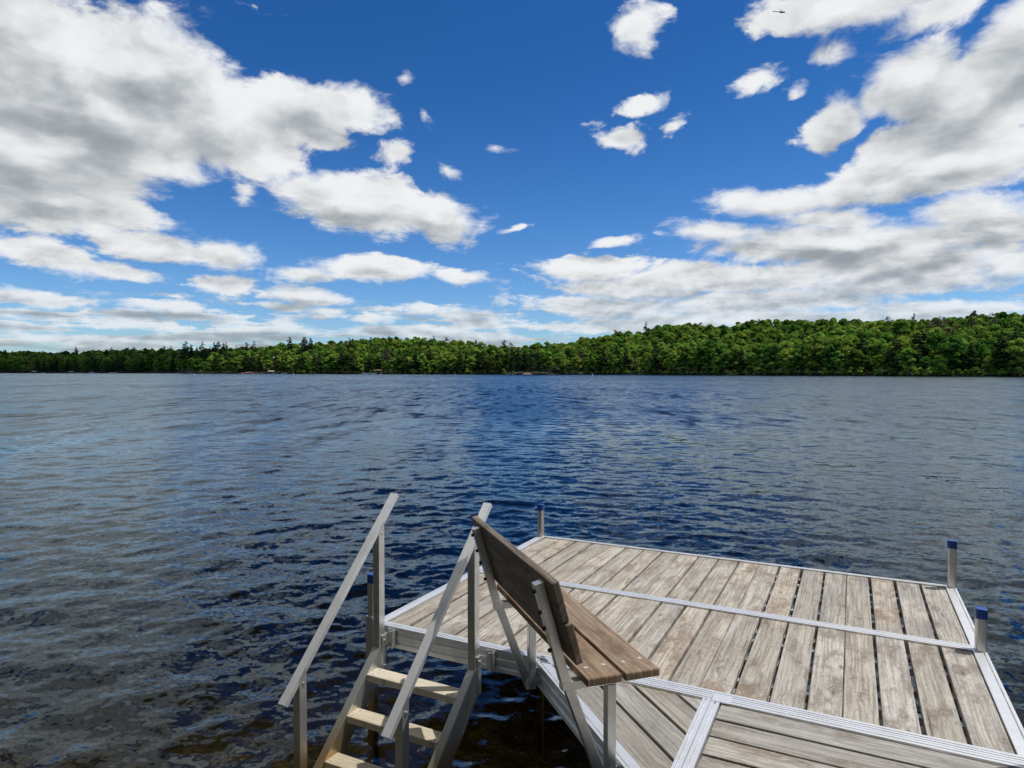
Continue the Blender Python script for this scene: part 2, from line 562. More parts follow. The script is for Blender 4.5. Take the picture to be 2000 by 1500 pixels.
def dock_to_world(u, v, z=0.0):
    du, dv = u - 2.594, v + 3.209
    return Vector((du * cY - dv * sY, du * sY + dv * cY, DECK + z))


def shore_depth(px):
    xs = [-900, -300, 0, 200, 345, 372, 480, 600, 720, 900, 985, 1010, 1080, 1092, 1200, 1300, 1450, 1650, 1800, 2000, 2300, 2900]
    ys = [900, 820, 760, 720, 690, 590, 570, 545, 515, 480, 470, 432, 430, 455, 430, 400, 360, 318, 292, 268, 240, 200]
    return np.interp(px, xs, ys)


def skyline(px):
    """photo row of the tree tops"""
    xs = [-900, -300, 0, 60, 150, 200, 300, 400, 480, 540, 600, 700, 760, 830, 880, 950, 1000, 1040, 1080, 1110, 1130,
          1200, 1260, 1300, 1330, 1400, 1450, 1560, 1600, 1700, 1800, 1850, 1900, 2000, 2300, 2900]
    ys = [682, 684, 684, 686, 687, 683, 681, 682, 677, 673, 670, 661, 658, 659, 666, 673, 676, 676, 672, 668, 662,
          649, 643, 632, 628, 633, 626, 621, 620, 623, 622, 618, 614, 605, 590, 590]
    return np.interp(px, xs, ys)


def ridge_offset(px):
    return np.interp(px, [-900, 0, 340, 400, 700, 1000, 1150, 1300, 1500, 1800, 2000, 2900],
                     [170, 170, 150, 90, 150, 110, 140, 170, 170, 150, 140, 140])


TREE_H = 17.0


def ground_z(px, back):
    """height of the far ground `back` metres behind the shoreline"""
    Ds, R = shore_depth(px), ridge_offset(px)
    top = (725 - skyline(px)) / F * (Ds + R) + CAM_Z - TREE_H + 3.0
    top = np.maximum(top, 1.0)
    t = np.clip(back / R, -0.2, 1.0)
    s = np.where(t > 0, t * t * (3 - 2 * t) * .55 + t * .45, t * .3)
    return top * s + np.where(back > 0, np.minimum(back, 3) * .15, back * .2)


def build_water():
    rows = [0.02, .15, .3, .45, .6, .75, .9]
    while rows[-1] < 1500:
        r = rows[-1]
        rows.append(r + (0.014 + .0010 * r if r < 9 else 0.026 + .0022 * (r - 9) if r < 34 else max(.08, r * r / 2600)))
    R = np.array(rows)
    th = np.radians(np.concatenate([np.linspace(-180, -62, 140)[:-1], np.linspace(-62, 62, 1250), np.linspace(62, 180, 140)[1:]]))
    rr, tt = np.meshgrid(R, th, indexing='ij')
    X, Y = rr * np.sin(tt), rr * np.cos(tt)
    Z = np.zeros_like(X)
    DX, DY = np.zeros_like(X), np.zeros_like(X)
    g = np.random.default_rng(5)
    # waves of many lengths; the short ones only where the net is fine enough to carry them
    spec = []
    for i in range(110):
        lam = 0.085 * (1.9 / 0.085) ** ((i + g.random()) / 110)
        main = math.radians(-90 + (36 if g.random() < .5 else -30))
        a = main + g.normal() * (0.8 if lam < .5 else .5)
        slope = 0.0165 * (1.0 if lam < .42 else (.42 / lam) ** .75) * (.8 if lam < .14 else 1.0)
        spec.append((lam, a, slope * lam / (2 * math.pi) * 1.12, g.random() * 6.283))
    # calmer and rougher lanes
    lane = 0.85 + .30 * np.sin(X * .23 + Y * .11 + 1.0) * np.sin(Y * .17 - X * .06)
    lee = np.clip((X + 9) / 9, .55, 1.0)
    for lam, a, amp, ph in spec:
        k = 2 * math.pi / lam
        kx, ky = math.cos(a) * k, math.sin(a) * k
        r_max = 44 if lam > .5 else 7 + 37 * (lam - .085) / .415
        fade = np.clip((r_max - rr) / (r_max * .55), 0, 1)
        sel = fade[:, 0] > 0
        phs = kx * X[sel] + ky * Y[sel] + ph
        w = amp * fade[sel] * lane[sel] * (lee[sel] if lam < .4 else 1.0)
        Z[sel] += w * np.sin(phs)
        DX[sel] += w * .75 * math.cos(a) * np.cos(phs)
        DY[sel] += w * .75 * math.sin(a) * np.cos(phs)
    V = np.stack([X + DX, Y + DY, Z], -1).reshape(-1, 3)
    n, mcol = X.shape
    idx = np.arange(n * mcol).reshape(n, mcol)
    Fq = np.stack([idx[:-1, :-1], idx[:-1, 1:], idx[1:, 1:], idx[1:, :-1]], -1).reshape(-1, 4)

    m, nt, out = material('lake_water')
    geo = nt.new('ShaderNodeNewGeometry')
    pos = geo.outputs['Position']
    dist = nt.vmath('LENGTH', nt.vmath('MULTIPLY', pos, (1, 1, 0)))
    far = nt.smooth(dist, 6.0, 44.0)
    # slopes of the ripples too small or too far off for the net
    s1 = nt.vmath('SUBTRACT', nt.noise(nt.vmath('MULTIPLY', pos, (1.0, 1.35, 1)), 15.0, 2.0, .5, dims='2D', color=True), (.5, .5, .5))
    s2 = nt.vmath('SUBTRACT', nt.noise(nt.vmath('MULTIPLY', pos, (.8, 1.5, 1)), 3.4, 3.0, .55, dims='2D', color=True), (.5, .5, .5))
    s3 = nt.vmath('SUBTRACT', nt.noise(nt.vmath('MULTIPLY', pos, (1.0, .34, 1)), .85, 4.0, .6, dims='2D', color=True), (.5, .5, .5))
    s4 = nt.vmath('SUBTRACT', nt.noise(nt.vmath('MULTIPLY', pos, (1.0, .22, 1)), .16, 4.0, .6, dims='2D', color=True), (.5, .5, .5))
    gust = nt.noise(nt.vmath('MULTIPLY', pos, (.5, 1.0, 1)), .035, 3.0, .55, dims='2D')
    gk = nt.smooth(gust, .3, .7, .72, 1.0)
    sl = nt.vmath('ADD', nt.vmath('SCALE', s1, scale=nt.lin(far, 0, 1, .26, .55)),
                  nt.vmath('SCALE', s2, scale=nt.lin(far, 0, 1, .16, .7)))
    sl = nt.vmath('ADD', sl, nt.vmath('SCALE', s3, scale=nt.lin(far, 0, 1, .05, 1.05)))
    sl = nt.vmath('ADD', sl, nt.vmath('SCALE', s4, scale=nt.lin(far, 0, 1, 0, .55)))
    sl = nt.vmath('SCALE', sl, scale=gk)
    # far off only the steep lake-side faces of the waves, turned to the dock, are seen
    sx_, sy_, sz_ = nt.sep(sl)
    sy_ = nt.math('ADD', nt.math('MULTIPLY', sy_, nt.math('SUBTRACT', 1.0, far)),
                  nt.math('MULTIPLY', nt.math('ADD', nt.math('ABSOLUTE', sy_), .03), nt.math('MULTIPLY', far, -1.0)))
    sl = nt.comb(sx_, sy_, 0.0)
    nrm = nt.vmath('NORMALIZE', nt.vmath('ADD', geo.outputs['Normal'], sl))
    fr = nt.new('ShaderNodeFresnel')
    fr.inputs['IOR'].default_value = 1.333
    nt.l.new(nrm, fr.inputs['Normal'])
    gl = nt.new('ShaderNodeBsdfGlossy')
    nt.put(gl.inputs['Roughness'], nt.lin(far, 0, 1, .03, .10))
    gl.inputs['Color'].default_value = (.80, .93, 1.0, 1)
    nt.l.new(nrm, gl.inputs['Normal'])
    tr = nt.new('ShaderNodeBsdfTransparent')
    tr.inputs['Color'].default_value = (.93, .93, .90, 1)
    mx = nt.new('ShaderNodeMixShader')
    nt.l.new(fr.outputs[0], mx.inputs[0])
    nt.l.new(tr.outputs[0], mx.inputs[1])
    nt.l.new(gl.outputs[0], mx.inputs[2])
    nt.l.new(mx.outputs[0], out.inputs['Surface'])
    ab = nt.new('ShaderNodeVolumeAbsorption')
    ab.inputs['Color'].default_value = (.50, .465, .29, 1)
    ab.inputs['Density'].default_value = 1.05
    nt.l.new(ab.outputs[0], out.inputs['Volume'])
    o = np_mesh('water', V, Fq, m, smooth=True)
    tag(o, kind='structure')


build_water()


def build_bed():
    R = np.concatenate([np.arange(.02, 14, .12), np.geomspace(14, 1700, 60)])
    th = np.radians(np.concatenate([np.linspace(-180, -64, 70)[:-1], np.linspace(-64, 64, 220), np.linspace(64, 180, 70)[1:]]))
    rr, tt = np.meshgrid(R, th, indexing='ij')
    X, Y = rr * np.sin(tt), rr * np.cos(tt)
    Z = -0.62 - .17 * np.clip(Y - 1.5, 0, 14) - .34 * np.clip(X + 1.4, 0, 4) * 1.5 - .04 * np.clip(Y - 15.5, 0, 60)
    Z += .05 * np.sin(X * 3.1 + 1) * np.sin(Y * 2.7) + .03 * np.sin(X * 7.7 + Y * 5.2)
    V = np.stack([X, Y, Z], -1).reshape(-1, 3)
    n, mc = X.shape
    idx = np.arange(n * mc).reshape(n, mc)
    Fq = np.stack([idx[:-1, :-1], idx[1:, :-1], idx[1:, 1:], idx[:-1, 1:]], -1).reshape(-1, 4)
    m, nt, out = material('lake_bed')
    geo = nt.new('ShaderNodeNewGeometry')
    pos = geo.outputs['Position']
    vo = nt.new('ShaderNodeTexVoronoi', feature='F1')
    nt.put(vo.inputs['Vector'], pos)
    vo.inputs['Scale'].default_value = 6.5
    n1 = nt.noise(pos, 2.2, 5, .6)
    n2 = nt.noise(pos, 18, 4, .6)
    stone = nt.sep(vo.outputs['Color'])[0]
    c = nt.mix(nt.smooth(n1, .35, .65), (.055, .048, .030), (.21, .175, .10))
    c = nt.mix(nt.smooth(stone, .55, .9), c, (.27, .225, .14))
    c = nt.mix(nt.smooth(n2, .55, .4), c, (.05, .043, .028))
    p = principled(nt, out, Roughness=.95)
    nt.put(p.inputs['Base Color'], c)
    nt.put(p.inputs['Normal'], bump(nt, vo.outputs['Distance'], .6, -.05))
    o = np_mesh('lake_bed', V, Fq, m, smooth=True)
    tag(o, kind='structure')


build_bed()


def build_far_ground():
    px = np.linspace(-900, 2900, 420)
    back = np.concatenate([[-14, -4, -1, 0, 1, 3, 6, 10, 16], np.linspace(25, 420, 30)])
    pp, bb = np.meshgrid(px, back, indexing='ij')
    D = shore_depth(pp) + bb
    X = (pp - 1000) / F * D
    Z = ground_z(pp, bb)
    V = np.stack([X, D, Z], -1).reshape(-1, 3)
    n, mc = X.shape
    idx = np.arange(n * mc).reshape(n, mc)
    Fq = np.stack([idx[:-1, :-1], idx[1:, :-1], idx[1:, 1:], idx[:-1, 1:]], -1).reshape(-1, 4)
    m = plain('forest_floor', (.018, .020, .010), .95, var=.4, scale=.3)
    o = np_mesh('hills', V, Fq, m, smooth=True)
    tag(o, kind='structure')


build_far_ground()

# ------------------------------------------------------------------ dock
HALF_Z = -0.008                     # board tops sit a little below the frame tops
dock = empty('dock', dock_to_world(0, 0, -DECK), YAW)
tag(dock, 'weathered plank dock in silver aluminium framing standing in the lake', 'dock')
DZ = DECK                           # deck height in the dock's own space
UL, WV = 3.26, 2.436
H_FR = 0.125                        # frame height


def rail_profile(w, cuts):
    """cross section of an extruded frame rail: x across (0 = outer face), z up; grooved top, ribbed outer face"""
    top = [(0, 0)]
    for c in cuts:
        top += [(c, 0), (c + .0005, -.009), (c + .0060, -.009), (c + .0065, 0)]
    top += [(w, 0)]
    outer = [(0, -H_FR), (0, -H_FR + .022), (.010, -H_FR + .027), (.010, -.078), (.002, -.073), (.002, -.056), (.010, -.051), (.010, -.024), (0, -.019)]
    return outer + top + [(w, -H_FR)]


def rail(mb, p0, p1, w, inward):
    """rail from p0 to p1 on the deck plane; outer face on the line, body towards inward"""
    p0, p1 = Vector((*p0, DZ)), Vector((*p1, DZ))
    iv = Vector((*inward, 0)).normalized()
    cuts = (.013,) if w > .058 else ((.014, .033) if w > .045 else (.017,))
    pts = [p0 + iv * x + Vector((0, 0, z)) for x, z in rail_profile(w, cuts)]
    mb.prism(pts, p1 - p0)


def clip_poly(poly, planes):
    """convex clip; plane (nx, ny, d): keep nx*x+ny*y <= d"""
    for nx, ny, d in planes:
        res = []
        for i in range(len(poly)):
            a, b = poly[i], poly[(i + 1) % len(poly)]
            da, db = nx * a[0] + ny * a[1] - d, nx * b[0] + ny * b[1] - d
            if da <= 0:
                res.append(a)
            if (da < 0 < db) or (db < 0 < da):
                t = da / (da - db)
                res.append((a[0] + (b[0] - a[0]) * t, a[1] + (b[1] - a[1]) * t))
        poly = res
        if len(poly) < 3:
            return []
    return poly


BID = [0]


def board(mb, outline, along, thick=.034, top=HALF_Z):
    """one deck board: outline (x, y) on the deck plane, grain along `along`"""
    BID[0] += 1
    b = float(BID[0])
    ax, ay = along
    th = thick
    dz = rnd.uniform(-.0015, .0015)
    P = [(x, y, DZ + top + dz - th) for x, y in outline]
    P2 = [(x, y, DZ + top + dz + rnd.uniform(-.001, .001)) for x, y in outline]
    n = len(P)
    at2 = [(x * ay - y * ax, x * ax + y * ay, b) for x, y, _ in P + P2]
    mb.poly(P + P2, [tuple(range(n - 1, -1, -1)), tuple(range(n, 2 * n))] +
            [(i, (i + 1) % n, n + (i + 1) % n, n + i) for i in range(n)], at2)


def main_section(v0, v1, wf, wb):
    fr = MB()
    ws = .064
    rail(fr, (0, v0 + wf), (0, v1 - wb), ws, (1, 0))
    rail(fr, (UL, v0 + wf), (UL, v1 - wb), ws, (-1, 0))
    rail(fr, (0, v0), (UL, v0), wf, (0, 1))
    rail(fr, (0, v1), (UL, v1), wb, (0, -1))
    # bearers and short tabs under the boards
    for k in range(1, 4):
        vv = v0 + wf + (v1 - v0 - wf - wb) * k / 4
        fr.box2((ws, vv - .02, DZ - .085), (UL - ws, vv + .02, DZ - .048))
    sec = fr.build('deck_section', M['alu_rail'], dock)
    a, b = ws + .004, UL - ws - .004
    pw = (b - a) / 5
    for p in range(5):
        mb = MB()
        x0, x1 = a + p * pw + .0015, a + (p + 1) * pw - .0015
        gaps = [rnd.uniform(.013, .020) for _ in range(3)]
        bw = (x1 - x0 - sum(gaps)) / 4
        x = x0
        for i in range(4):
            j0, j1 = rnd.uniform(-.002, .002), rnd.uniform(-.002, .002)
            e0, e1 = rnd.uniform(0, .005), rnd.uniform(0, .005)
            xe = x + bw
            va, vb = v0 + wf + .003 + e0, v1 - wb - .003 - e1
            # a slightly wavy board edge
            out = [(x, va), (xe, va)]
            out += [(xe + rnd.uniform(-.0015, .0012), va + (vb - va) * t) for t in (.25, .5, .75)]
            out += [(xe + j1 * .5, vb), (x + j0 * .5, vb)]
            out += [(x + rnd.uniform(-.0012, .0015), va + (vb - va) * t) for t in (.75, .5, .25)]
            board(mb, out, (0, 1))
            x = xe + (gaps[i] if i < 3 else 0)
        # cleats across the underside of the panel
        for t in (.12, .5, .88):
            vv = v0 + wf + (v1 - v0 - wf - wb) * t
            BID[0] += 1
            mb.box2((x0 + .01, vv - .03, DZ + HALF_Z - .034 - .028), (x1 - .01, vv + .03, DZ + HALF_Z - .0365),
                    [(yy, xx, float(BID[0])) for xx in (x0, x1) for yy in (-.03, .03) for _ in (0, 1)])
        mb.build('deck_panel', M['deck'], sec, bevel=.004)
    return sec


main_section(0.0, 1.2165, .056, .038)
main_section(1.2195, WV, .038, .038)

# triangular corner section
HC = 1.08                            # u + v = HC is the outer edge of the slanting side
UD = 2.02                            # its right edge, against the walkway
fr = MB()
e45 = Vector((1, -1)).normalized()
n45 = Vector((1, 1)).normalized()
rail(fr, (HC + .045, -.003), (UD - .003, -.003), .034, (0, -1))
rail(fr, (UD - .003, -.037), (UD - .003, HC - UD + .04), .036, (-1, 0))
rail(fr, (HC + .004, -.004), (UD - .04, HC - UD + .04), .060, (n45.x, n45.y))
for k in (.28, .62):
    c = Vector((HC, 0)) + (Vector((UD, HC - UD)) - Vector((HC, 0))) * k + n45 * .06
    L2 = .62 * (1 - abs(k - .45))
    q = c + n45 * (L2 * .72)
    fr.bar((c.x, c.y, DZ - .066), (q.x, q.y, DZ - .066), .035, .035, (e45.x, e45.y, 0))
sec = fr.build('deck_section', M['alu_rail'], dock)
planes = [(-1, -1, -(HC + (.060 + .004) * math.sqrt(2))), (0, 1, -.041), (1, 0, UD - .043)]
mb = MB()
w = .139
for i in range(5):
    t0 = .066 + i * (w + .016)
    o0 = Vector((HC, 0)) + n45 * t0
    quad = [o0 - e45 * 2, o0 + e45 * 2, o0 + e45 * 2 + n45 * w, o0 - e45 * 2 + n45 * w]
    pl = clip_poly([(p.x, p.y) for p in quad], planes)
    if len(pl) >= 3:
        board(mb, pl, (e45.x, e45.y))
mb.build('deck_panel', M['deck_grey'], sec, bevel=.004)

# walkway towards the shore
fr = MB()
VE = -3.09
rail(fr, (UD, -.003), (UL, -.003), .040, (0, -1))
rail(fr, (UD, -.043), (UD, VE), .040, (1, 0))
rail(fr, (UL, -.043), (UL, VE), .060, (-1, 0))
fr.box2((UD + .002, -.052, DZ - .002), (UD + .085, .020, DZ + .0035))          # joint plate at the corner
for k in range(1, 3):
    uu = UD + .04 + (UL - UD - .1) * k / 3
    fr.box2((uu - .02, VE + .04, DZ - .085), (uu + .02, -.05, DZ - .048))
sec = fr.build('deck_section', M['alu_rail'], dock)
v = -.048
for p in range(5):
    mb = MB()
    for i in range(4):
        g = .014 if i < 3 else .006
        wv = .1385
        x0, x1 = UD + .0445, UL - .0645
        board(mb, [(x0 + rnd.uniform(0, .004), v - wv), (x1, v - wv), (x1, v), (x0 + rnd.uniform(0, .004), v)], (1, 0))
        v -= wv + g
    mb.build('deck_panel', M['deck_grey'], sec, bevel=.004)


def dock_post(u, v, top, sleeve=False, foot=-1.4):
    s = .052
    mb = MB()
    c = .007
    pts = [(-s / 2 + c, -s / 2), (s / 2 - c, -s / 2), (s / 2, -s / 2 + c), (s / 2, s / 2 - c), (s / 2 - c, s / 2), (-s / 2 + c, s / 2), (-s / 2, s / 2 - c), (-s / 2, -s / 2 + c)]
    mb.prism([(u + x, v + y, foot) for x, y in pts], (0, 0, DZ + top - foot))
    o = mb.build('post', M['alu'], dock)
    k = 1.10
    cp = MB()
    cp.prism([(u + x * k, v + y * k, DZ + top - .052) for x, y in pts], (0, 0, .056))
    cp.build('post_cap', M['cap'], o, bevel=.004)
    if sleeve:
        sl = MB()
        sl.prism([(u + x * 1.38, v + y * 1.38, DZ - .40) for x, y in pts], (0, 0, .42))
        sl.box2((u + .02, v - .03, DZ - .16), (u + .045, v + .03, DZ - .02))
        sl.build('post_sleeve', M['alu'], o)
    return o


dock_post(.027, 2.402, .295)
dock_post(3.233, 2.402, .330)
dock_post(3.233, 1.195, .230)
dock_post(3.236, -.035, .250)
dock_post(-.042, .055, .275, sleeve=True)
bs = MB()
bs.bar((.03, .10, DZ - .12), (-.03, .075, DZ - .40), .03, .012, (0, 1, 0))
bs.build('brace', M['alu'], dock)
# corner brackets on the front face where the steps hang
for uu in (.150, .826):
    mb = MB()
    mb.box2((uu - .028, -.010, DZ - .118), (uu + .026, -.003, DZ - .010))
    mb.box2((uu + .020, -.040, DZ - .118), (uu + .026, -.010, DZ - .010))
    for dz in (.03, .095):
        mb.tube((uu - .006, -.016, DZ - dz), (uu - .006, -.009, DZ - dz), .008, n=6)
    mb.build('corner_bracket', M['alu'], dock, bevel=.0015)

# ------------------------------------------------------------------ steps into the water
ST_V = -1.25
stairs = empty('dock_steps', dock_to_world(.39, ST_V, -DECK), YAW)
tag(stairs, 'aluminium steps with two handrails and wooden treads leading from the dock into the water', 'steps')
SU = 1.07                              # slope


def sp(u, v, z):
    """dock u, v and height over the deck -> steps' own space"""
    return Vector((u + .030 + .085 * (v + .075) - .39, v - ST_V, DECK + z))      # the flight hangs slightly askew


def stringer_tube(u0, u1):
    mb = MB()
    va, vb = -.046, -1.25
    za, zb = -.043, -.043 + (vb - va) * SU
    h = .185
    mb.prism([sp(u0, va, za), sp(u0, vb, zb), sp(u0, vb, zb - h), sp(u0, va, za - h)], (u1 - u0, 0, 0))
    return mb


for (u0, u1) in ((.053, .101), (.702, .750)):
    o = stringer_tube(u0, u1).build('stringer', M['alu'], stairs, bevel=.003)
    um = (u0 + u1) / 2
    pl = MB()
    pl.box2(sp(u0 - .002, -.0455, -.240), sp(u1 + .002, -.0400, -.030))
    pl.box2(sp((u0 + u1) / 2 - .01, -.0400, -.110), sp((u0 + u1) / 2 + .01, -.002 - .02 * (u0 > .4), -.035))
    pl.box2(sp(u1 + .0005, -.080, -.240), sp(u1 + .005, -.0455, -.030))
    for zz in (-.06, -.21):
        pl.tube(sp(u1 + .004, -.062, zz), sp(u1 + .013, -.062, zz), .007, n=6)
    pl.build('hanger_plate', M['alu'], o, bevel=.001)
    # handrail and its two posts
    va, za, vb, zb = .057, .792, -.780, -.146

    def hz(vv):
        return za + (vv - va) * (za - zb) / (va - vb)
    hr = MB()
    p0, p1 = sp(um, va, za), sp(um, vb, zb)
    ax = (p1 - p0).normalized()
    up = Vector((1, 0, 0)).cross(ax)
    if up.z < 0:
        up = -up
    # upside-down channel: flat top and two side flanges
    w, hh, t = .046, .030, .004
    prof = [(-w / 2, -hh), (-w / 2, 0), (w / 2, 0), (w / 2, -hh), (w / 2 - t, -hh), (w / 2 - t, -t), (-w / 2 + t, -t), (-w / 2 + t, -hh)]
    hr.prism([p0 + Vector((1, 0, 0)) * a + up * b for a, b in prof], p1 - p0)
    hr.build('handrail', M['alu_rail'], stairs, bevel=.0015)
    for vv, base in ((-.075, -.043 - .029 * SU - .022), (-.660, -.043 - .614 * SU - .04)):
        mb = MB()
        q = .0235
        zt0, zt1 = hz(vv - q) - .012, hz(vv + q) - .012
        mb.prism([sp(um - q + .001, vv - q, base), sp(um - q + .001, vv + q, base), sp(um - q + .001, vv + q, zt1), sp(um - q + .001, vv - q, zt0)], (2 * q - .002, 0, 0))
        mb.tube(sp(um + .022, vv, zt0 - .03), sp(um + .031, vv, zt0 - .03), .007, n=6)
        mb.build('handrail_post', M['alu'], stairs, bevel=.002)

for k, (vf, zt) in enumerate(((-.210, -.208), (-.366, -.378), (-.524, -.556), (-.682, -.730))):
    mb = MB()
    BID[0] += 1
    x0, x1, y0, y1 = .1015, .7015, vf, vf + .102
    b = float(BID[0])
    mb.box2(sp(x0, y0, zt - .040), sp(x1, y1, zt), [(yy, xx, b) for xx in (x0, x1) for yy in (y0, y1) for _ in (0, 1)])
    o = mb.build('tread', M['step'], stairs, bevel=.005)
    for xx in (x0 + .03, x1 - .03):
        for yy in (y0 + .022, y1 - .022):
            sc = MB()
            sc.tube(sp(xx, yy, zt - .003), sp(xx, yy, zt + .004), .0075, .006, n=8)
            sc.build('screw', M['bolt'], o)

# ------------------------------------------------------------------ bench on the slanting side
bench = empty('bench', dock_to_world(HC, 0, 0), YAW - math.pi / 4)
tag(bench, 'brown wooden bench with tall plank back on aluminium legs at the dock corner', 'bench')
E0, E1 = -.085, 1.09
# seat boards
for (n0, n1) in ((-.178, -.032), (-.018, .130)):
    mb = MB()
    BID[0] += 1
    b = float(BID[0])
    mb.box2((E0, n0, .356), (E1, n1, .388), [(nn, ee, b) for ee in (E0, E1) for nn in (n0, n1) for _ in (0, 1)])
    o = mb.build('seat_board', M['bench'], bench, bevel=.006)
    for ee in (.07, .995):
        for nn in (n0 + .035, n1 - .035):
            sc = MB()
            e_ = ee + rnd.uniform(-.008, .008)
            sc.tube((e_, nn, .385), (e_, nn, .3905), .009, .008, n=10)
            sc.build('screw', M['bolt'], o)
# leaning back
PT, PB = Vector((0, -.335, .735)), Vector((0, -.225, .345))
pd = (PB - PT).normalized()                   # down the back
pn = Vector((0, -pd.z, pd.y))                 # towards the sitter
if pn.y < 0:
    pn = -pn
for i, (s0, s1, off, ex) in enumerate(((-.018, .143, 0.0, 0.0), (.146, .305, .006, .012))):
    mb = MB()
    BID[0] += 1
    b = float(BID[0])
    th = .031
    o0 = PT + pn * (.021 + off)
    q = [o0 + pd * s0, o0 + pd * s1, o0 + pd * s1 + pn * th, o0 + pd * s0 + pn * th]
    pts = [Vector((E0 + ex, p.y, p.z)) for p in q]
    L = E1 + ex - (E0 + ex)
    att = [(s, e, b) for e in (0, L) for s in (s0, s1, s1 + th, s0 + th)]
    mb.prism(pts, (L, 0, 0), att)
    mb.build('back_board', M['back'], bench, bevel=.005)
for ee in (.070, .985):
    mb = MB()
    w = .038
    FT = Vector((ee, -.045, -.125))
    mb.bar((ee, PT.y, PT.z), (ee, PB.y, PB.z), w, w, (1, 0, 0))
    mb.bar((ee, PB.y + .001, PB.z + .008), (ee, FT.y, FT.z), w - .003, w, (1, 0, 0))
    mb.bar((ee, PB.y - .015, PB.z - .018), (ee, .10, PB.z - .018), w - .0015, w - .004, (1, 0, 0))
    leg = mb.build('back_leg', M['alu'], bench, bevel=.002)
    mb = MB()
    mb.bar((ee, -.032, PB.z - .037), (ee, -.032, -.130), w, w, (1, 0, 0))
    mb.box2((ee - .018, -.0125, -.115), (ee + .018, -.001, -.02))
    mb.build('front_leg', M['alu'], bench, bevel=.002)
    for s in (.03, .115, .18, .27):
        c = PT + pd * s - pn * .019
        sc = MB()
        sc.tube((ee, c.y, c.z), (ee, c.y - pn.y * .012, c.z - pn.z * .012), .008, n=6)
        sc.build('bolt', M['bolt_dark'], leg)

# ------------------------------------------------------------------ trees of the far shore
def foliage(name, dark, light, hue=.03):
    m, nt, out = material(name)
    oi = nt.new('ShaderNodeObjectInfo')
    a = nt.new('ShaderNodeAttribute', attribute_name='tint')
    lf = nt.new('ShaderNodeAttribute', attribute_name='leaf')
    r = nt.math('FRACT', nt.math('ADD', oi.outputs['Random'], a.outputs['Fac']))
    c = nt.mix(nt.smooth(r, 0.0, 1.0), dark, light)
    hs = nt.new('ShaderNodeHueSaturation')
    nt.put(hs.inputs['Color'], c)
    nt.put(hs.inputs['Hue'], nt.lin(nt.math('FRACT', nt.math('MULTIPLY', r, 7.7)), 0, 1, .5 - hue, .5 + hue * .6))
    nt.put(hs.inputs['Value'], nt.lin(lf.outputs['Fac'], 0, 1, .88, 1.16))
    df = nt.new('ShaderNodeBsdfDiffuse')
    tl = nt.new('ShaderNodeBsdfTranslucent')
    nt.l.new(hs.outputs[0], df.inputs['Color'])
    nt.l.new(hs.outputs[0], tl.inputs['Color'])
    mx = nt.new('ShaderNodeMixShader')
    mx.inputs[0].default_value = .42
    nt.l.new(df.outputs[0], mx.inputs[1])
    nt.l.new(tl.outputs[0], mx.inputs[2])
    nt.l.new(mx.outputs[0], out.inputs['Surface'])
    return m


M['leaf'] = foliage('broadleaf_foliage', (.070, .150, .023), (.225, .36, .055), .035)
M['pine'] = foliage('pine_foliage', (.034, .060, .024), (.085, .125, .042), .02)
M['dry'] = foliage('dull_foliage', (.085, .080, .058), (.13, .115, .070), .01)
M['bark'] = plain('bark', (.085, .068, .055), .9, var=.3, scale=3)


def cards(P, N, size, g):
    """leaf clump quads at P facing N"""
    n = len(P)
    N = N / np.maximum(np.linalg.norm(N, axis=1, keepdims=True), 1e-6)
    t = g.normal(size=(n, 3))
    t -= N * (t * N).sum(1, keepdims=True)
    t /= np.maximum(np.linalg.norm(t, axis=1, keepdims=True), 1e-6)
    b = np.cross(N, t)
    sz = size[:, None]
    asp = g.uniform(.6, 1.0, size=(n, 1))
    q = [P - t * sz - b * sz * asp * .35, P + t * sz * .15 - b * sz * asp, P + t * sz + b * sz * asp * .35, P - t * sz * .15 + b * sz * asp]
    return np.stack(q, 1).reshape(-1, 3)


def broadleaf(seed, H=18.0, Rc=5.0, nl=30, per=66, base=.08, sz=.70):
    g = np.random.default_rng(seed)
    P, N = [], []
    cz = H * (base + 1) / 2
    for i in range(nl):
        d = g.normal(size=3)
        d /= np.linalg.norm(d)
        rad = .42 + .5 * g.random() ** .6
        c = np.array([d[0] * Rc * rad, d[1] * Rc * rad, cz + d[2] * H * (1 - base) / 2 * rad * .92])
        if c[2] > cz + H * .2:
            c[:2] *= .8
        lr = Rc * g.uniform(.24, .42)
        u = g.normal(size=(per, 3))
        u /= np.linalg.norm(u, axis=1, keepdims=True)
        u[:, 2] = np.where(u[:, 2] < -.25, -u[:, 2] * .6, u[:, 2])
        p = c + u * lr * g.uniform(.72, 1.08, size=(per, 1)) * np.array([1, 1, .72])
        P.append(p)
        N.append(u * .9 + g.normal(size=(per, 3)) * .28 + np.array([0, 0, .4]))
    P, N = np.concatenate(P), np.concatenate(N)
    return cards(P, N, g.uniform(.6, 1.35, len(P)) * sz, g), g.random(len(P))


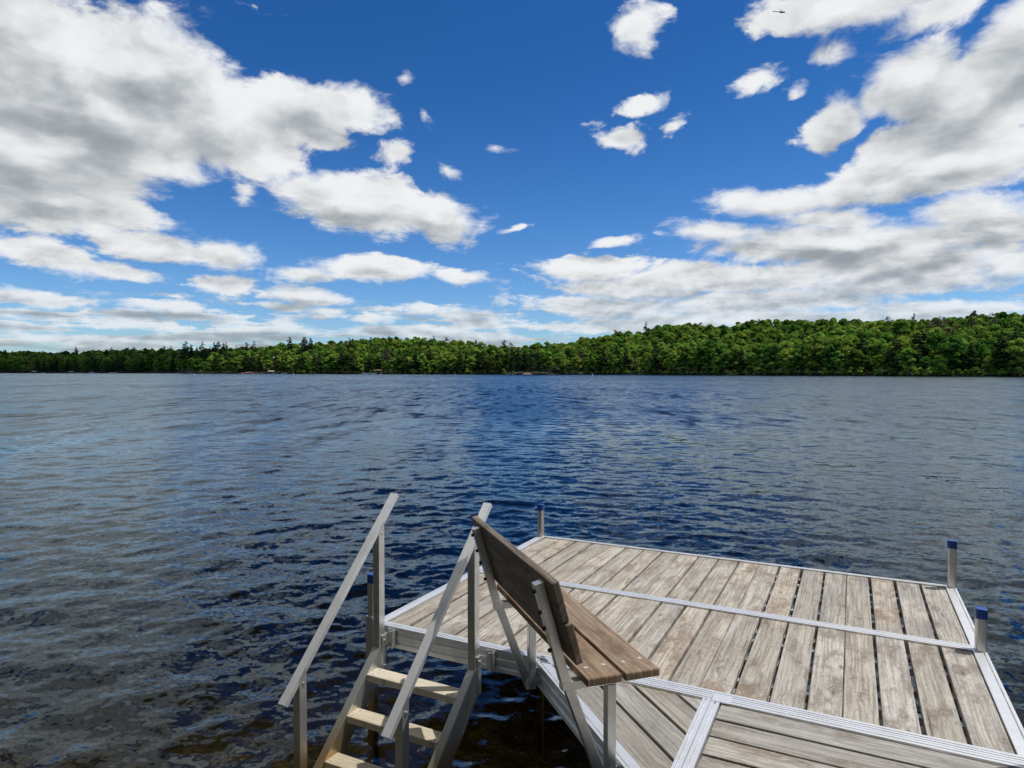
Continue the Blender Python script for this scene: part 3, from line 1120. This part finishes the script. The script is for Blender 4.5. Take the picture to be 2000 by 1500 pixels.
def white_pine(seed, H=22.0, R=4.6, whorls=16, start=.12, sz=.66, ragged=.35):
    g = np.random.default_rng(seed)
    P, N = [], []
    for w in range(whorls):
        f = w / (whorls - 1)
        z = H * (start + (1 - start) * f ** .92) - .3
        L0 = R * (1 - f) ** .75 * (.55 + .45 * min(1, f * 3 + .35)) + .45
        for b in range(6 if f < .8 else 4):
            if g.random() < ragged * .55:
                continue
            a = g.random() * 6.283
            L = L0 * g.uniform(1 - ragged, 1 + ragged * .6)
            n = max(6, int(L * 9.0))
            t = g.uniform(.25, 1.0, n)
            spread = .22 * L * t[:, None] ** .5 + .08
            d = np.array([math.cos(a), math.sin(a), 0])
            p = d * (L * t)[:, None] + g.normal(size=(n, 3)) * spread * np.array([1, 1, .32])
            p[:, 2] += z + L * t * .16
            P.append(p)
            N.append(g.normal(size=(n, 3)) * .42 + np.array([0, 0, 1.0]) + d * .3)
    P, N = np.concatenate(P), np.concatenate(N)
    return cards(P, N, g.uniform(.6, 1.3, len(P)) * sz, g), g.random(len(P))


def dead_top(seed, H=20.0, R=5.0):
    g = np.random.default_rng(seed)
    V, l = broadleaf(seed, H, R, 16, 34, .25, .42)
    return V, l


def trunk_mesh(name, H, r, limbs, seed):
    g = random.Random(seed)
    mb = MB()
    pts = [(0, 0, -1.2)]
    for i in range(1, 6):
        pts.append((g.uniform(-.12, .12) * i * .4, g.uniform(-.12, .12) * i * .4, H * .92 * i / 5))
    mb.chain(pts, [r, r * .85, r * .7, r * .52, r * .33, r * .12], 7)
    for i in range(limbs):
        z = H * g.uniform(.3, .8)
        a = g.uniform(0, 6.28)
        L = H * g.uniform(.12, .2)
        mb.chain([(0, 0, z), (math.cos(a) * L * .5, math.sin(a) * L * .5, z + L * .3), (math.cos(a) * L, math.sin(a) * L, z + L * .75)], [r * .4, r * .25, r * .1], 5)
    o = mb.build(name, M['bark'], smooth=True)
    me = o.data
    bpy.data.objects.remove(o)
    return me


def crown_mesh(name, V, leaf, m):
    n = len(V) // 4
    o = np_mesh(name, V, np.arange(4 * n).reshape(n, 4), m, attrs={'leaf': np.repeat(leaf, 4)})
    me = o.data
    bpy.data.objects.remove(o)
    return me


KINDS = {}
for k in range(6):
    H, Rc = (17, 18, 16, 19, 15, 18)[k], (5.2, 4.6, 5.6, 5.0, 4.4, 5.8)[k]
    V, l = broadleaf(100 + k, H, Rc)
    KINDS['broadleaf', k] = (crown_mesh('crown', V, l, M['leaf']), trunk_mesh('trunk', H, .26, 5, k), H)
for k in range(5):
    H, Rc = (21, 23, 20, 24, 19)[k], (4.8, 5.2, 4.4, 4.8, 4.2)[k]
    V, l = white_pine(200 + k, H, Rc, ragged=(.3, .5, .25, .45, .3)[k])
    KINDS['pine', k] = (crown_mesh('crown', V, l, M['pine']), trunk_mesh('trunk', H, .28, 0, 50 + k), H)
for k in range(2):
    V, l = dead_top(300 + k)
    KINDS['dull', k] = (crown_mesh('crown', V, l, M['dry']), trunk_mesh('trunk', 20, .25, 10, 80 + k), 20)
V, l = broadleaf(400, 5.0, 2.6, 12, 46, .02, .42)
KINDS['bush', 0] = (crown_mesh('crown', V, l, M['leaf']), trunk_mesh('trunk', 4, .09, 3, 90), 5.0)


def plant(kind, var, px, back, scale=1.0, label=None, group=None, cat='tree', dz=0.0):
    crown, trunk, H = KINDS[kind, var]
    D = float(shore_depth(px)) + back
    p = at(px, D, float(ground_z(px, back)) - .2 + dz)
    name = {'broadleaf': 'broadleaf_tree', 'pine': 'pine_tree', 'dull': 'bare_tree', 'bush': 'shore_bush'}[kind]
    t = empty(name, p, rnd.uniform(0, 6.28))
    t.scale = (scale * rnd.uniform(.92, 1.08), scale * rnd.uniform(.92, 1.08), scale)
    for nm, me in (('crown', crown), ('trunk', trunk)):
        c = bpy.data.objects.new(nm, me)
        COL.objects.link(c)
        c.parent = t
    tag(t, label, cat, group)
    return t


# trees one can pick out
def notable(kind, var, px, back, top_row, label, width=1.0):
    D = float(shore_depth(px)) + back
    g = float(ground_z(px, back)) - .2
    want = (725 - top_row) / F * D + CAM_Z - g
    s = want / KINDS[kind, var][2]
    t = plant(kind, var, px, back, 1.0, label)
    k = width * min(1.25, max(.6, s))
    t.scale = (k, k, s)
    return t


notable('pine', 1, 364, 45, 667, 'ragged dark pine at the left end of the skyline row above the beach', 1.2)
notable('pine', 2, 374, 50, 673, 'small dark pine close beside the leftmost ragged skyline pine', .8)
notable('pine', 3, 396, 45, 667, 'dense dark pine, second tall crown of the left skyline row')
notable('pine', 0, 419, 48, 669, 'narrow dark pine poking up left of a broader skyline pine', .8)
notable('pine', 4, 427, 40, 668, 'broad dark pine in the middle of the left skyline row', 1.1)
notable('pine', 2, 437, 55, 670, 'thin dark pine at the right end of the left skyline row', .7)
notable('pine', 1, 481, 55, 668, 'pine with two tufts standing over the red beach')
notable('pine', 3, 497, 50, 667, 'dark flat topped pine right above the red beach', 1.1)
notable('pine', 0, 566, 40, 659, 'tallest spire shaped pine on the skyline left of the blue reflection')
notable('pine', 4, 595, 45, 659, 'wide dark pine just right of the spire shaped pine', 1.35)
notable('pine', 2, 607, 50, 661, 'small pine leaning on the wide dark skyline pine', .8)
notable('pine', 3, 683, 55, 660, 'single dark pine breaking the bright green skyline', 1.0)
notable('pine', 0, 725, 70, 659, 'small pine tip on the hill above the covered boat dock', .8)
notable('pine', 1, 847, 110, 655, 'tiny pine tip on the crest of the bright green hill', .7)
notable('dull', 0, 872, 110, 658, 'small round dark tree on the falling hill crest', .8)
notable('pine', 1, 986, 60, 664, 'ragged open pine standing alone left of the wooded point', 1.2)
notable('pine', 3, 1000, 30, 676, 'tall pine at the left edge of the wooded point', 1.0)
notable('broadleaf', 3, 1139, 70, 655, 'round tree on the skyline at the foot of the right hill', .9)
notable('dull', 0, 1305, 55, 668, 'bare brownish tree in the gap of the right hill', 1.0)
notable('dull', 1, 1290, 70, 660, 'grey brown leafless tree at the left slope of the right hill', 1.0)
notable('broadleaf', 2, 1745, 60, 620, 'large dark round tree near the crest of the right hill', 1.2).children[0].material_slots
notable('dull', 1, 1845, 75, 611, 'big brown grey tree on the crest of the right hill', 1.35)
notable('dull', 0, 1830, 55, 622, 'dull brown tree just below the big brown grey one', 1.2)
notable('dull', 0, 1903, 75, 604, 'bare topped grey tree sticking out above the right crest', .6)
notable('dull', 1, 1931, 80, 604, 'second bare topped grey tree at the right end of the crest', .6)
notable('pine', 0, 1784, 110, 613, 'small pine spike between dark tree and brown tree on the crest', .6)
notable('bush', 0, 1186, 1, 722, 'low bright yellow green bush at the water right of the point', 1.1)
notable('bush', 0, 1492, 2, 708, 'pale green bushy tree low on the right shore', 1.3)
# the wooded point
for i, (px, bk, kind, var, row, lab) in enumerate([
        (1012, 3, 'pine', 0, 678, 'dark layered pine on the wooded point, first from its left'),
        (1024, 6, 'pine', 2, 683, 'dark narrow pine in the middle of the wooded point'),
        (1037, 2, 'pine', 4, 681, 'brownish pine beside the pink rocks of the wooded point'),
        (1052, 5, 'pine', 1, 679, 'brown tinged pine at the right of the wooded point'),
        (1064, 2, 'broadleaf', 4, 690, 'yellow green leafy tree on the right tip of the wooded point'),
        (1076, 4, 'broadleaf', 1, 698, 'small leafy tree hanging over the water at the tip of the point')]):
    notable(kind, var, px, bk, row, lab, .85)

# the row along the water: every tree its own object, neighbours of one kind share a label
ZONES = [(-60, 120, 'on the shaded far left shore'), (120, 250, 'behind the white boats of the shaded left shore'),
         (250, 352, 'between the white boats and the bend of the left shore'), (352, 460, 'left of the red beach'),
         (460, 560, 'around the red beach'), (560, 680, 'between the red beach and the covered boat dock'),
         (680, 780, 'behind the covered boat dock'), (780, 900, 'under the bright green central hill'),
         (900, 1004, 'just left of the wooded point'), (1086, 1200, 'right of the wooded point'),
         (1200, 1300, 'at the left foot of the right hill'), (1300, 1450, 'under the first rise of the right hill'),
         (1450, 1600, 'below the middle of the right hill'), (1600, 1760, 'below the large dark tree of the right hill'),
         (1760, 1880, 'below the big brown tree of the right hill'), (1880, 2060, 'at the right edge of the photo')]
WORDS = {'broadleaf': 'leafy waterside tree ', 'pine': 'dark layered waterside pine ',
         'dull': 'thin grey brown waterside tree ', 'bush': 'low leafy bush at the water '}
GROUPS = {'broadleaf': 'leafy trees along the far shore', 'pine': 'pines along the far shore',
          'dull': 'thin grey brown trees along the far shore', 'bush': 'bushes at the water of the far shore'}


def zone_word(px):
    for a, b, w in ZONES:
        if a <= px < b:
            return w
    return None


front_used = 0
for row, (bk0, step) in enumerate(((3.0, 6.4), (9.0, 7.4))):
    px = -55.0
    while px < 2055:
        D = float(shore_depth(px))
        px += step * rnd.uniform(.75, 1.3) * F / D
        w = zone_word(px)
        if w is None:
            continue
        if row == 1 and D > 560:
            continue
        pine_share = .50 if px < 1000 else (.26 if px < 1320 else .10)
        r = rnd.random()
        kind = 'pine' if r < pine_share else ('dull' if r > .96 else 'broadleaf')
        var = rnd.randrange({'pine': 5, 'dull': 2, 'broadleaf': 6}[kind])
        sc = rnd.uniform(.52, 1.04) if kind != 'pine' else rnd.uniform(.62, .88)
        if row == 1:
            sc *= 1.1
        if px > 1300:
            sc *= 1.04
        plant(kind, var, px, bk0 + rnd.uniform(-1.5, 2.5), sc, WORDS[kind] + w, GROUPS[kind])
        front_used += 1
px = 360.0
while px < 2050:
    px += rnd.uniform(6, 15)
    w = zone_word(px)
    if w and not 462 < px < 552:
        plant('bush', 0, px, rnd.uniform(-.5, 1.2), rnd.uniform(.45, .95), WORDS['bush'] + w, GROUPS['bush'])


# all the trees further up the hills read as one mass
def build_forest():
    g = np.random.default_rng(77)
    src = {}
    for key in [('broadleaf', k) for k in range(6)] + [('pine', k) for k in range(5)] + [('dull', 0)]:
        me = KINDS[key][0]
        co = np.empty(len(me.vertices) * 3, dtype=np.float32)
        me.vertices.foreach_get('co', co)
        co = co.reshape(-1, 4, 3)
        lf = np.empty(len(me.vertices), dtype=np.float32)
        me.attributes['leaf'].data.foreach_get('value', lf)
        src[key] = (co, lf.reshape(-1, 4), KINDS[key][2])
    acc = {'leaf': ([], [], []), 'pine': ([], [], []), 'dry': ([], [], [])}
    back = 15.0
    n = 0
    while back < 330:
        px = -240.0
        step = 7.2 + back * .012
        while px < 2240:
            D = float(shore_depth(px)) + back
            px += step * g.uniform(.7, 1.35) * F / D
            R = float(ridge_offset(px))
            crest = back > R * .7
            if crest and g.random() < .35:
                px -= .6 * step * F / D
            if back > R + 45 or (1000 < px < 1088 and back < 16):
                continue
            bk = back + g.uniform(-3.5, 3.5)
            z0 = float(ground_z(px, bk))
            share = .28 if px < 520 else (.09 if px < 1000 else (.06 if px < 1320 else .03))
            r = g.random()
            if crest:
                share *= .2
            if r < share:
                key, mat = ('pine', int(g.integers(5))), 'pine'
                s = g.uniform(.6, .86)
            elif r > .985:
                key, mat, s = ('dull', 0), 'dry', g.uniform(.7, .9)
            else:
                key, mat = ('broadleaf', int(g.integers(6))), 'leaf'
                s = g.uniform(.62, .82) if crest else g.uniform(.78, 1.06)
            co, lf, H = src[key]
            keep = co[:, :, 2].mean(1) > H * (.30 if back < 40 else .45)
            if back > 60:
                keep &= g.random(len(co)) < .6
            c, l = co[keep], lf[keep]
            grow = 1.0 if back <= 60 else 1.22
            mid = c.mean(1, keepdims=True)
            c = mid + (c - mid) * grow
            a = g.uniform(0, 6.283)
            ca, sa = math.cos(a) * s, math.sin(a) * s
            q = np.empty_like(c)
            q[..., 0] = c[..., 0] * ca - c[..., 1] * sa + (px - 1000) / F * D
            q[..., 1] = c[..., 0] * sa + c[..., 1] * ca + D + (bk - back)
            q[..., 2] = c[..., 2] * s + z0
            acc[mat][0].append(q.reshape(-1, 3))
            acc[mat][1].append(l.ravel())
            acc[mat][2].append(np.full(l.size, g.random(), dtype=np.float32))
            n += 1
        back += 7.5 if back < 60 else 11.0
    V = np.concatenate([np.concatenate(acc[k][0]) for k in ('leaf', 'pine', 'dry')])
    lf = np.concatenate([np.concatenate(acc[k][1]) for k in ('leaf', 'pine', 'dry')])
    ti = np.concatenate([np.concatenate(acc[k][2]) for k in ('leaf', 'pine', 'dry')])
    cnt = [sum(len(a) for a in acc[k][0]) // 4 for k in ('leaf', 'pine', 'dry')]
    o = np_mesh('forest', V, np.arange(len(V)).reshape(-1, 4), M['leaf'], attrs={'leaf': lf, 'tint': ti})
    o.data.materials.append(M['pine'])
    o.data.materials.append(M['dry'])
    o.data.polygons.foreach_set('material_index', np.repeat([0, 1, 2], cnt).astype(np.int32))
    tag(o, 'mixed green wood covering the hills behind the waterside trees', 'forest', kind='stuff')
    print('forest trees', n, 'cards', len(V) // 4, 'front', front_used)


build_forest()


def build_near_shore():
    """the wooded bank the photographer's dock starts from; it stands behind the camera and shows in water and metal"""
    g = np.random.default_rng(5)
    x = np.concatenate([[-900, -500, -250, -120], np.linspace(-70, 70, 90), [120, 250, 500, 900]])
    y = np.array([-1.5, -3, -4.5, -6, -8, -11, -16, -24, -40])
    zz = np.array([-.75, -.45, -.05, .5, 1.0, 1.5, 2.2, 3.0, 4.0])
    XX, YY = np.meshgrid(x, y, indexing='ij')
    ZZ = np.broadcast_to(zz, XX.shape) + g.uniform(-.06, .06, XX.shape)
    n, mc = XX.shape
    idx = np.arange(n * mc).reshape(n, mc)
    o = np_mesh('bank', np.stack([XX, YY, ZZ], -1).reshape(-1, 3),
                np.stack([idx[:-1, :-1], idx[1:, :-1], idx[1:, 1:], idx[:-1, 1:]], -1).reshape(-1, 4),
                plain('bank_soil', (.07, .065, .04), .95, var=.4, scale=1.0), smooth=True)
    tag(o, kind='structure')
    Vs, Ls, Ts = [], [], []
    spots = [(-38 + (i % 20) * 4.0, (-7.5, -12.0, -17.0)[i // 20]) for i in range(60)]
    spots += [(-12.5 - i * 1.6 - j * 6, -9 + i * 2.2) for j in range(2) for i in range(11)]       # unseen row on the left, added to darken faces turned that way
    for i, (bx, by) in enumerate(spots):
        key = ('broadleaf', int(g.integers(6))) if i >= 40 else ('pine', int(g.integers(5)))
        me = KINDS[key][0]
        co = np.empty(len(me.vertices) * 3, dtype=np.float32)
        me.vertices.foreach_get('co', co)
        co = co.reshape(-1, 3)
        lf = np.empty(len(me.vertices), dtype=np.float32)
        me.attributes['leaf'].data.foreach_get('value', lf)
        a, s_ = g.uniform(0, 6.28), g.uniform(1.15, 1.4)
        ca, sa = math.cos(a) * s_, math.sin(a) * s_
        bx, by = bx + g.uniform(-1.2, 1.2), by + g.uniform(-1.2, .6)
        Vs.append(np.stack([co[:, 0] * ca - co[:, 1] * sa + bx, co[:, 0] * sa + co[:, 1] * ca + by, co[:, 2] * s_ + .8], -1))
        Ls.append(lf)
        Ts.append(np.full(len(lf), g.random(), dtype=np.float32))
    V = np.concatenate(Vs)
    o = np_mesh('near_shore_wood', V, np.arange(len(V)).reshape(-1, 4), M['pine'], attrs={'leaf': np.concatenate(Ls), 'tint': np.concatenate(Ts)})
    tag(o, 'dense green wood on the near bank behind the dock, with an added unseen row on its left', 'forest', kind='stuff')


build_near_shore()

# ------------------------------------------------------------------ small things on the far shore
M['white'] = plain('white_paint', (.62, .62, .60), .4, var=.05)
M['canvas'] = plain('pale_canvas', (.50, .48, .43), .8, var=.08)
M['brown_paint'] = plain('brown_canvas', (.20, .12, .075), .8)
M['grey_paint'] = plain('grey_plastic', (.33, .34, .35), .6)
M['dark'] = plain('dark_tint', (.02, .022, .025), .3)
M['red_earth'] = plain('red_sand', (.36, .17, .10), .95, var=.35, scale=.8)
M['red_rock'] = plain('pink_rock', (.21, .135, .10), .9, var=.3, scale=1.5)
M['buoy_band'] = plain('orange_band', (.70, .20, .03), .5)


def far(px, off, z=0.0):
    return at(px, float(shore_depth(px)) + off, z)


def boat(px, off, L, label, rz=0.0, hull='white', canopy=False):
    t = empty('motor_boat', far(px, off), rz)
    tag(t, label, 'boat', 'boats moored along the far shore')
    mb = MB()
    w = L * .19
    secs = []
    for x, ww, kz in ((-.5, .85, -.05), (-.2, 1, -.12), (.15, .95, -.10), (.38, .6, 0.0), (.5, .05, .25)):
        secs.append([(x * L, -w * ww, .75 + .12 * (x + .5)), (x * L, -w * ww * .8, .15), (x * L, 0, kz), (x * L, w * ww * .8, .15), (x * L, w * ww, .75 + .12 * (x + .5))])
    P = [p for s_ in secs for p in s_]
    fc = [(i * 5 + j, i * 5 + j + 1, (i + 1) * 5 + j + 1, (i + 1) * 5 + j) for i in range(4) for j in range(4)]
    fc += [(i * 5, (i + 1) * 5, (i + 1) * 5 + 4, i * 5 + 4) for i in range(4)] + [(0, 1, 2, 3, 4), (20, 21, 22, 23, 24)]
    mb.poly(P, fc)
    mb.build('hull', M[hull], t)
    ws = MB()
    ws.prism([(-.02 * L, -w * .8, .82), (.12 * L, -w * .7, .84), (.02 * L, -w * .7, 1.35)], (0, w * 1.5, 0))
    ws.build('windshield', M['dark'], t)
    en = MB()
    en.box2((-.58 * L, -.25, .3), (-.5 * L, .25, 1.15))
    en.build('outboard_motor', M['dark'], t, bevel=.05)
    if canopy:
        cp = MB()
        cp.box2((-.3 * L, -w, 2.0), (.12 * L, w, 2.12))
        for sx in (-.28, .10):
            for sy in (-.95, .95):
                cp.tube((sx * L, sy * w, .8), (sx * L, sy * w, 2.02), .04, n=5)
        cp.build('sunshade', M['canvas'], t)
    return t


def boat_lift(px, off, label, canopy='canvas', L=5.5, h=2.6, group=None):
    t = empty('boat_lift', far(px, off))
    tag(t, label, 'boat lift', 'canopied boat lifts on the far shore')
    for sx in (-.45, .45):
        for sy in (-1.4, 1.4):
            mb = MB()
            mb.tube((sx * L, sy, -1), (sx * L, sy, h), .07, n=6)
            mb.build('leg', M['grey_paint'], t)
    mb = MB()
    mb.prism([(-.55 * L, -1.7, h - .25), (-.55 * L, 1.7, h - .25), (-.55 * L, 1.5, h + .15), (-.55 * L, 0, h + .42), (-.55 * L, -1.5, h + .15)], (1.1 * L, 0, 0))
    mb.build('canopy', M[canopy], t)
    return t


def jetty(px, off, L, label, rz=0.0, mat='canvas'):
    t = empty('far_dock', far(px, off), rz)
    tag(t, label, 'dock', 'small docks on the far shore')
    mb = MB()
    mb.box2((-L / 2, -.8, .42), (L / 2, .8, .55))
    mb.build('deck', M[mat], t)
    n = 3
    for i in range(n):
        mb = MB()
        x = -L / 2 + L * i / (n - 1)
        mb.tube((x, -.85, -1), (x, -.85, 1.0), .06, n=6)
        mb.build('post', M['grey_paint'], t)
    return t


def buoy(px, D, label, s=1.0):
    t = empty('buoy', at(px, D, 0))
    tag(t, label, 'buoy', 'white buoys on the lake')
    t.scale = (s * .75, s * .75, s * .75)
    mb = MB()
    mb.chain([(0, 0, -.4), (0, 0, -.1), (0, 0, .1), (0, 0, .85), (0, 0, 1.0), (0, 0, 1.06)], [.2, .36, .22, .2, .15, .03], 12)
    b = mb.build('float', M['white'], t, smooth=True)
    mb = MB()
    mb.chain([(0, 0, .62), (0, 0, .72)], [.218, .216], 12)
    mb.build('band', M['buoy_band'], b)
    return t


boat_lift(68, -6, 'white canopied boat lift, leftmost of all on the far left shore', L=4.5, h=2.0)
boat(83, -7, 5.0, 'grey covered boat just right of the leftmost boat lift', .1, 'grey_paint')
boat_lift(140, -6, 'pale boat lift at the left end of a low grey dock', L=3.6, h=1.6)
jetty(151, -8, 6.0, 'low grey dock on the far left shore between pale lift and boats', mat='grey_paint')
boat(180, -8, 5.0, 'pale boat with raised cover beside the dark left shore', .2, 'white', True)
boat(221, -9, 7.5, 'largest white boat on the shaded left shore', .05)
jetty(353, -6, 7.0, 'long white dock at the bend of the left shore')
jetty(473, -5, 4.5, 'short pale dock just left of the red beach', mat='grey_paint')
boat(485, -9, 6.5, 'brown pulled-up boat at the red beach', .3, 'brown_paint')
jetty(502, -8, 9.0, 'tilted pale dock in front of the red beach', .35)
boat_lift(530, -6, 'white canopied boat lift right of the red beach', L=4.2, h=2.2)
boat(555, -6, 4.5, 'dark grey boat in shade right of the white lift', .1, 'grey_paint')
boat(711, -7, 4.0, 'white boat at the left end of the covered boat dock', 2.6)
boat(722, -9, 5.0, 'white boat second from the left at the covered boat dock', .1)
boat(731, -8, 4.0, 'small white boat next to the brown canopy', .3)
boat_lift(738, -6, 'brown canopied boat lift in the middle of the far shore', 'brown_paint', 5.5, 2.9)
for px, D, lab, s in ((380, 380, 'white buoy on open water, leftmost of the pair left of the beach', 1.0),
                      (394, 385, 'white buoy on open water, right one of the pair left of the beach', .9),
                      (573, 400, 'white buoy with a tall thin pole behind it right of the beach', 1.0),
                      (743, 440, 'small white buoy beside the brown canopied lift', .7),
                      (890, 400, 'thin white buoy left of the wooded point', .8),
                      (1001, 400, 'white buoy close to the left edge of the wooded point', .8),
                      (1157, 330, 'white buoy right of the wooded point', 1.0)):
    buoy(px, D, lab, s)
t = MB()
t.tube((0, 0, -1), (-.9, .3, 8.0), .05, .02, 6)
o = t.build('pole', M['white'])
o.location = far(573, -4)
tag(o, 'tall thin white pole at the shore behind a buoy', 'pole')


def mound(name, px, off, L, W, H, m, label, cat, seed):
    g = np.random.default_rng(seed)
    n, k = 26, 9
    P, Fc = [], []
    for i in range(n):
        for j in range(k):
            x, y = i / (n - 1) * 2 - 1, j / (k - 1) * 2 - 1
            e = max(0, 1 - x * x) ** .5 * max(0, 1 - y * y) ** .5
            P.append((x * L / 2, y * W / 2, -.4 + e * H * g.uniform(.65, 1.15)))
    for i in range(n - 1):
        for j in range(k - 1):
            Fc.append((i * k + j, (i + 1) * k + j, (i + 1) * k + j + 1, i * k + j + 1))
    mb = MB()
    mb.poly(P, Fc)
    o = mb.build(name, m, smooth=True)
    o.location = far(px, off)
    tag(o, label, cat)
    return o


o = mound('beach', 492, 0, 17, 9, 1.9, M['red_earth'], None, None, 3)
tag(o, kind='structure')
mound('shore_rock', 1030, -2, 6.5, 3, 1.6, M['red_rock'], 'pink rock outcrop at the foot of the wooded point', 'rock', 4)

# ------------------------------------------------------------------ the cloud that shades the far left shore (above the frame)
def build_cloud():
    g = np.random.default_rng(21)
    bm = bmesh.new()
    for i in range(74):
        u, v = g.uniform(-1, 1), g.uniform(-1, 1)
        e = max(0, 1 - u * u - v * v * .8)
        if e <= .04:
            continue
        rad = 24 + 52 * e * g.uniform(.6, 1)
        mt = Matrix.Translation((u * 260, v * 230, rad * .45 * g.uniform(.6, 1.3))) @ Matrix.Diagonal((rad * 1.25, rad * 1.25, rad * .75, 1))
        bmesh.ops.create_icosphere(bm, subdivisions=3, radius=1.0, matrix=mt)
    from mathutils import noise as mn
    for v in bm.verts:
        n = mn.fractal(v.co * .022, .8, 2.1, 5)
        v.co += v.co.normalized() * n * 14 + Vector((0, 0, n * 9))
    me = bpy.data.meshes.new('cloud')
    bm.to_mesh(me)
    bm.free()
    me.polygons.foreach_set('use_smooth', [True] * len(me.polygons))
    me.materials.append(plain('cloud_white', (.85, .86, .88), 1.0, var=.03, scale=.02))
    o = bpy.data.objects.new('cloud', me)
    COL.objects.link(o)
    H = 720.0
    k = H / SUN_DIR.z
    o.location = (-545 + SUN_DIR.x * k, 700 + SUN_DIR.y * k, H)
    tag(o, kind='structure')


build_cloud()

# ------------------------------------------------------------------ dragonfly in the sky
M['insect'] = plain('insect_body', (.016, .018, .014), .45)
wm, nt, out = material('insect_wing')
p1 = nt.new('ShaderNodeBsdfTransparent')
p2 = nt.new('ShaderNodeBsdfPrincipled')
p2.inputs['Base Color'].default_value = (.20, .22, .21, 1)
mx = nt.new('ShaderNodeMixShader')
mx.inputs[0].default_value = .38
nt.l.new(p1.outputs[0], mx.inputs[1])
nt.l.new(p2.outputs[0], mx.inputs[2])
nt.l.new(mx.outputs[0], out.inputs['Surface'])
DD = 3.6
pit = math.atan(25.1 / F)
X_, Y_ = (1526 - 1000) / F, -(23.5 - 750) / F
d_ = Vector((X_, math.cos(pit) + Y_ * math.sin(pit), -math.sin(pit) + Y_ * math.cos(pit)))
fly = empty('dragonfly', Vector((0, 0, CAM_Z)) + d_ * DD)
fly.rotation_euler = (math.radians(38), math.radians(3), 0)
tag(fly, 'dark dragonfly with clear wings flying high in front of a cloud', 'insect')
mb = MB()
mb.chain([(.021, 0, -.001), (.018, 0, 0), (.013, 0, 0), (.0105, 0, 0), (.006, 0, 0), (-.001, 0, 0), (-.007, 0, 0), (-.012, 0, 0), (-.035, 0, .001), (-.045, 0, .001), (-.047, 0, .001)],
         [.0012, .0036, .0042, .0026, .0050, .0054, .0036, .0019, .0017, .0019, .0006], 10)
mb.build('body', M['insect'], fly, smooth=True)
for (x0, sy, L, sw) in ((.004, 1, .042, .22), (.004, -1, .042, .05), (-.002, 1, .040, -.10), (-.002, -1, .040, -.45)):
    mb = MB()
    ol = [(0, 0), (.15, .0035), (.5, .0055), (.85, .0055), (1, .001), (.92, -.0040), (.5, -.0050), (.15, -.003)]
    ca, sa = math.cos(sw), math.sin(sw)
    q = []
    for tt, ww in ol:
        yy, xx = tt * L, ww
        q.append((x0 + xx * ca + yy * sa, sy * (.004 + yy * ca - xx * sa), .003 + tt * .006))
    mb.prism(q, (0, 0, .0003))
    mb.build('wing', wm, fly)
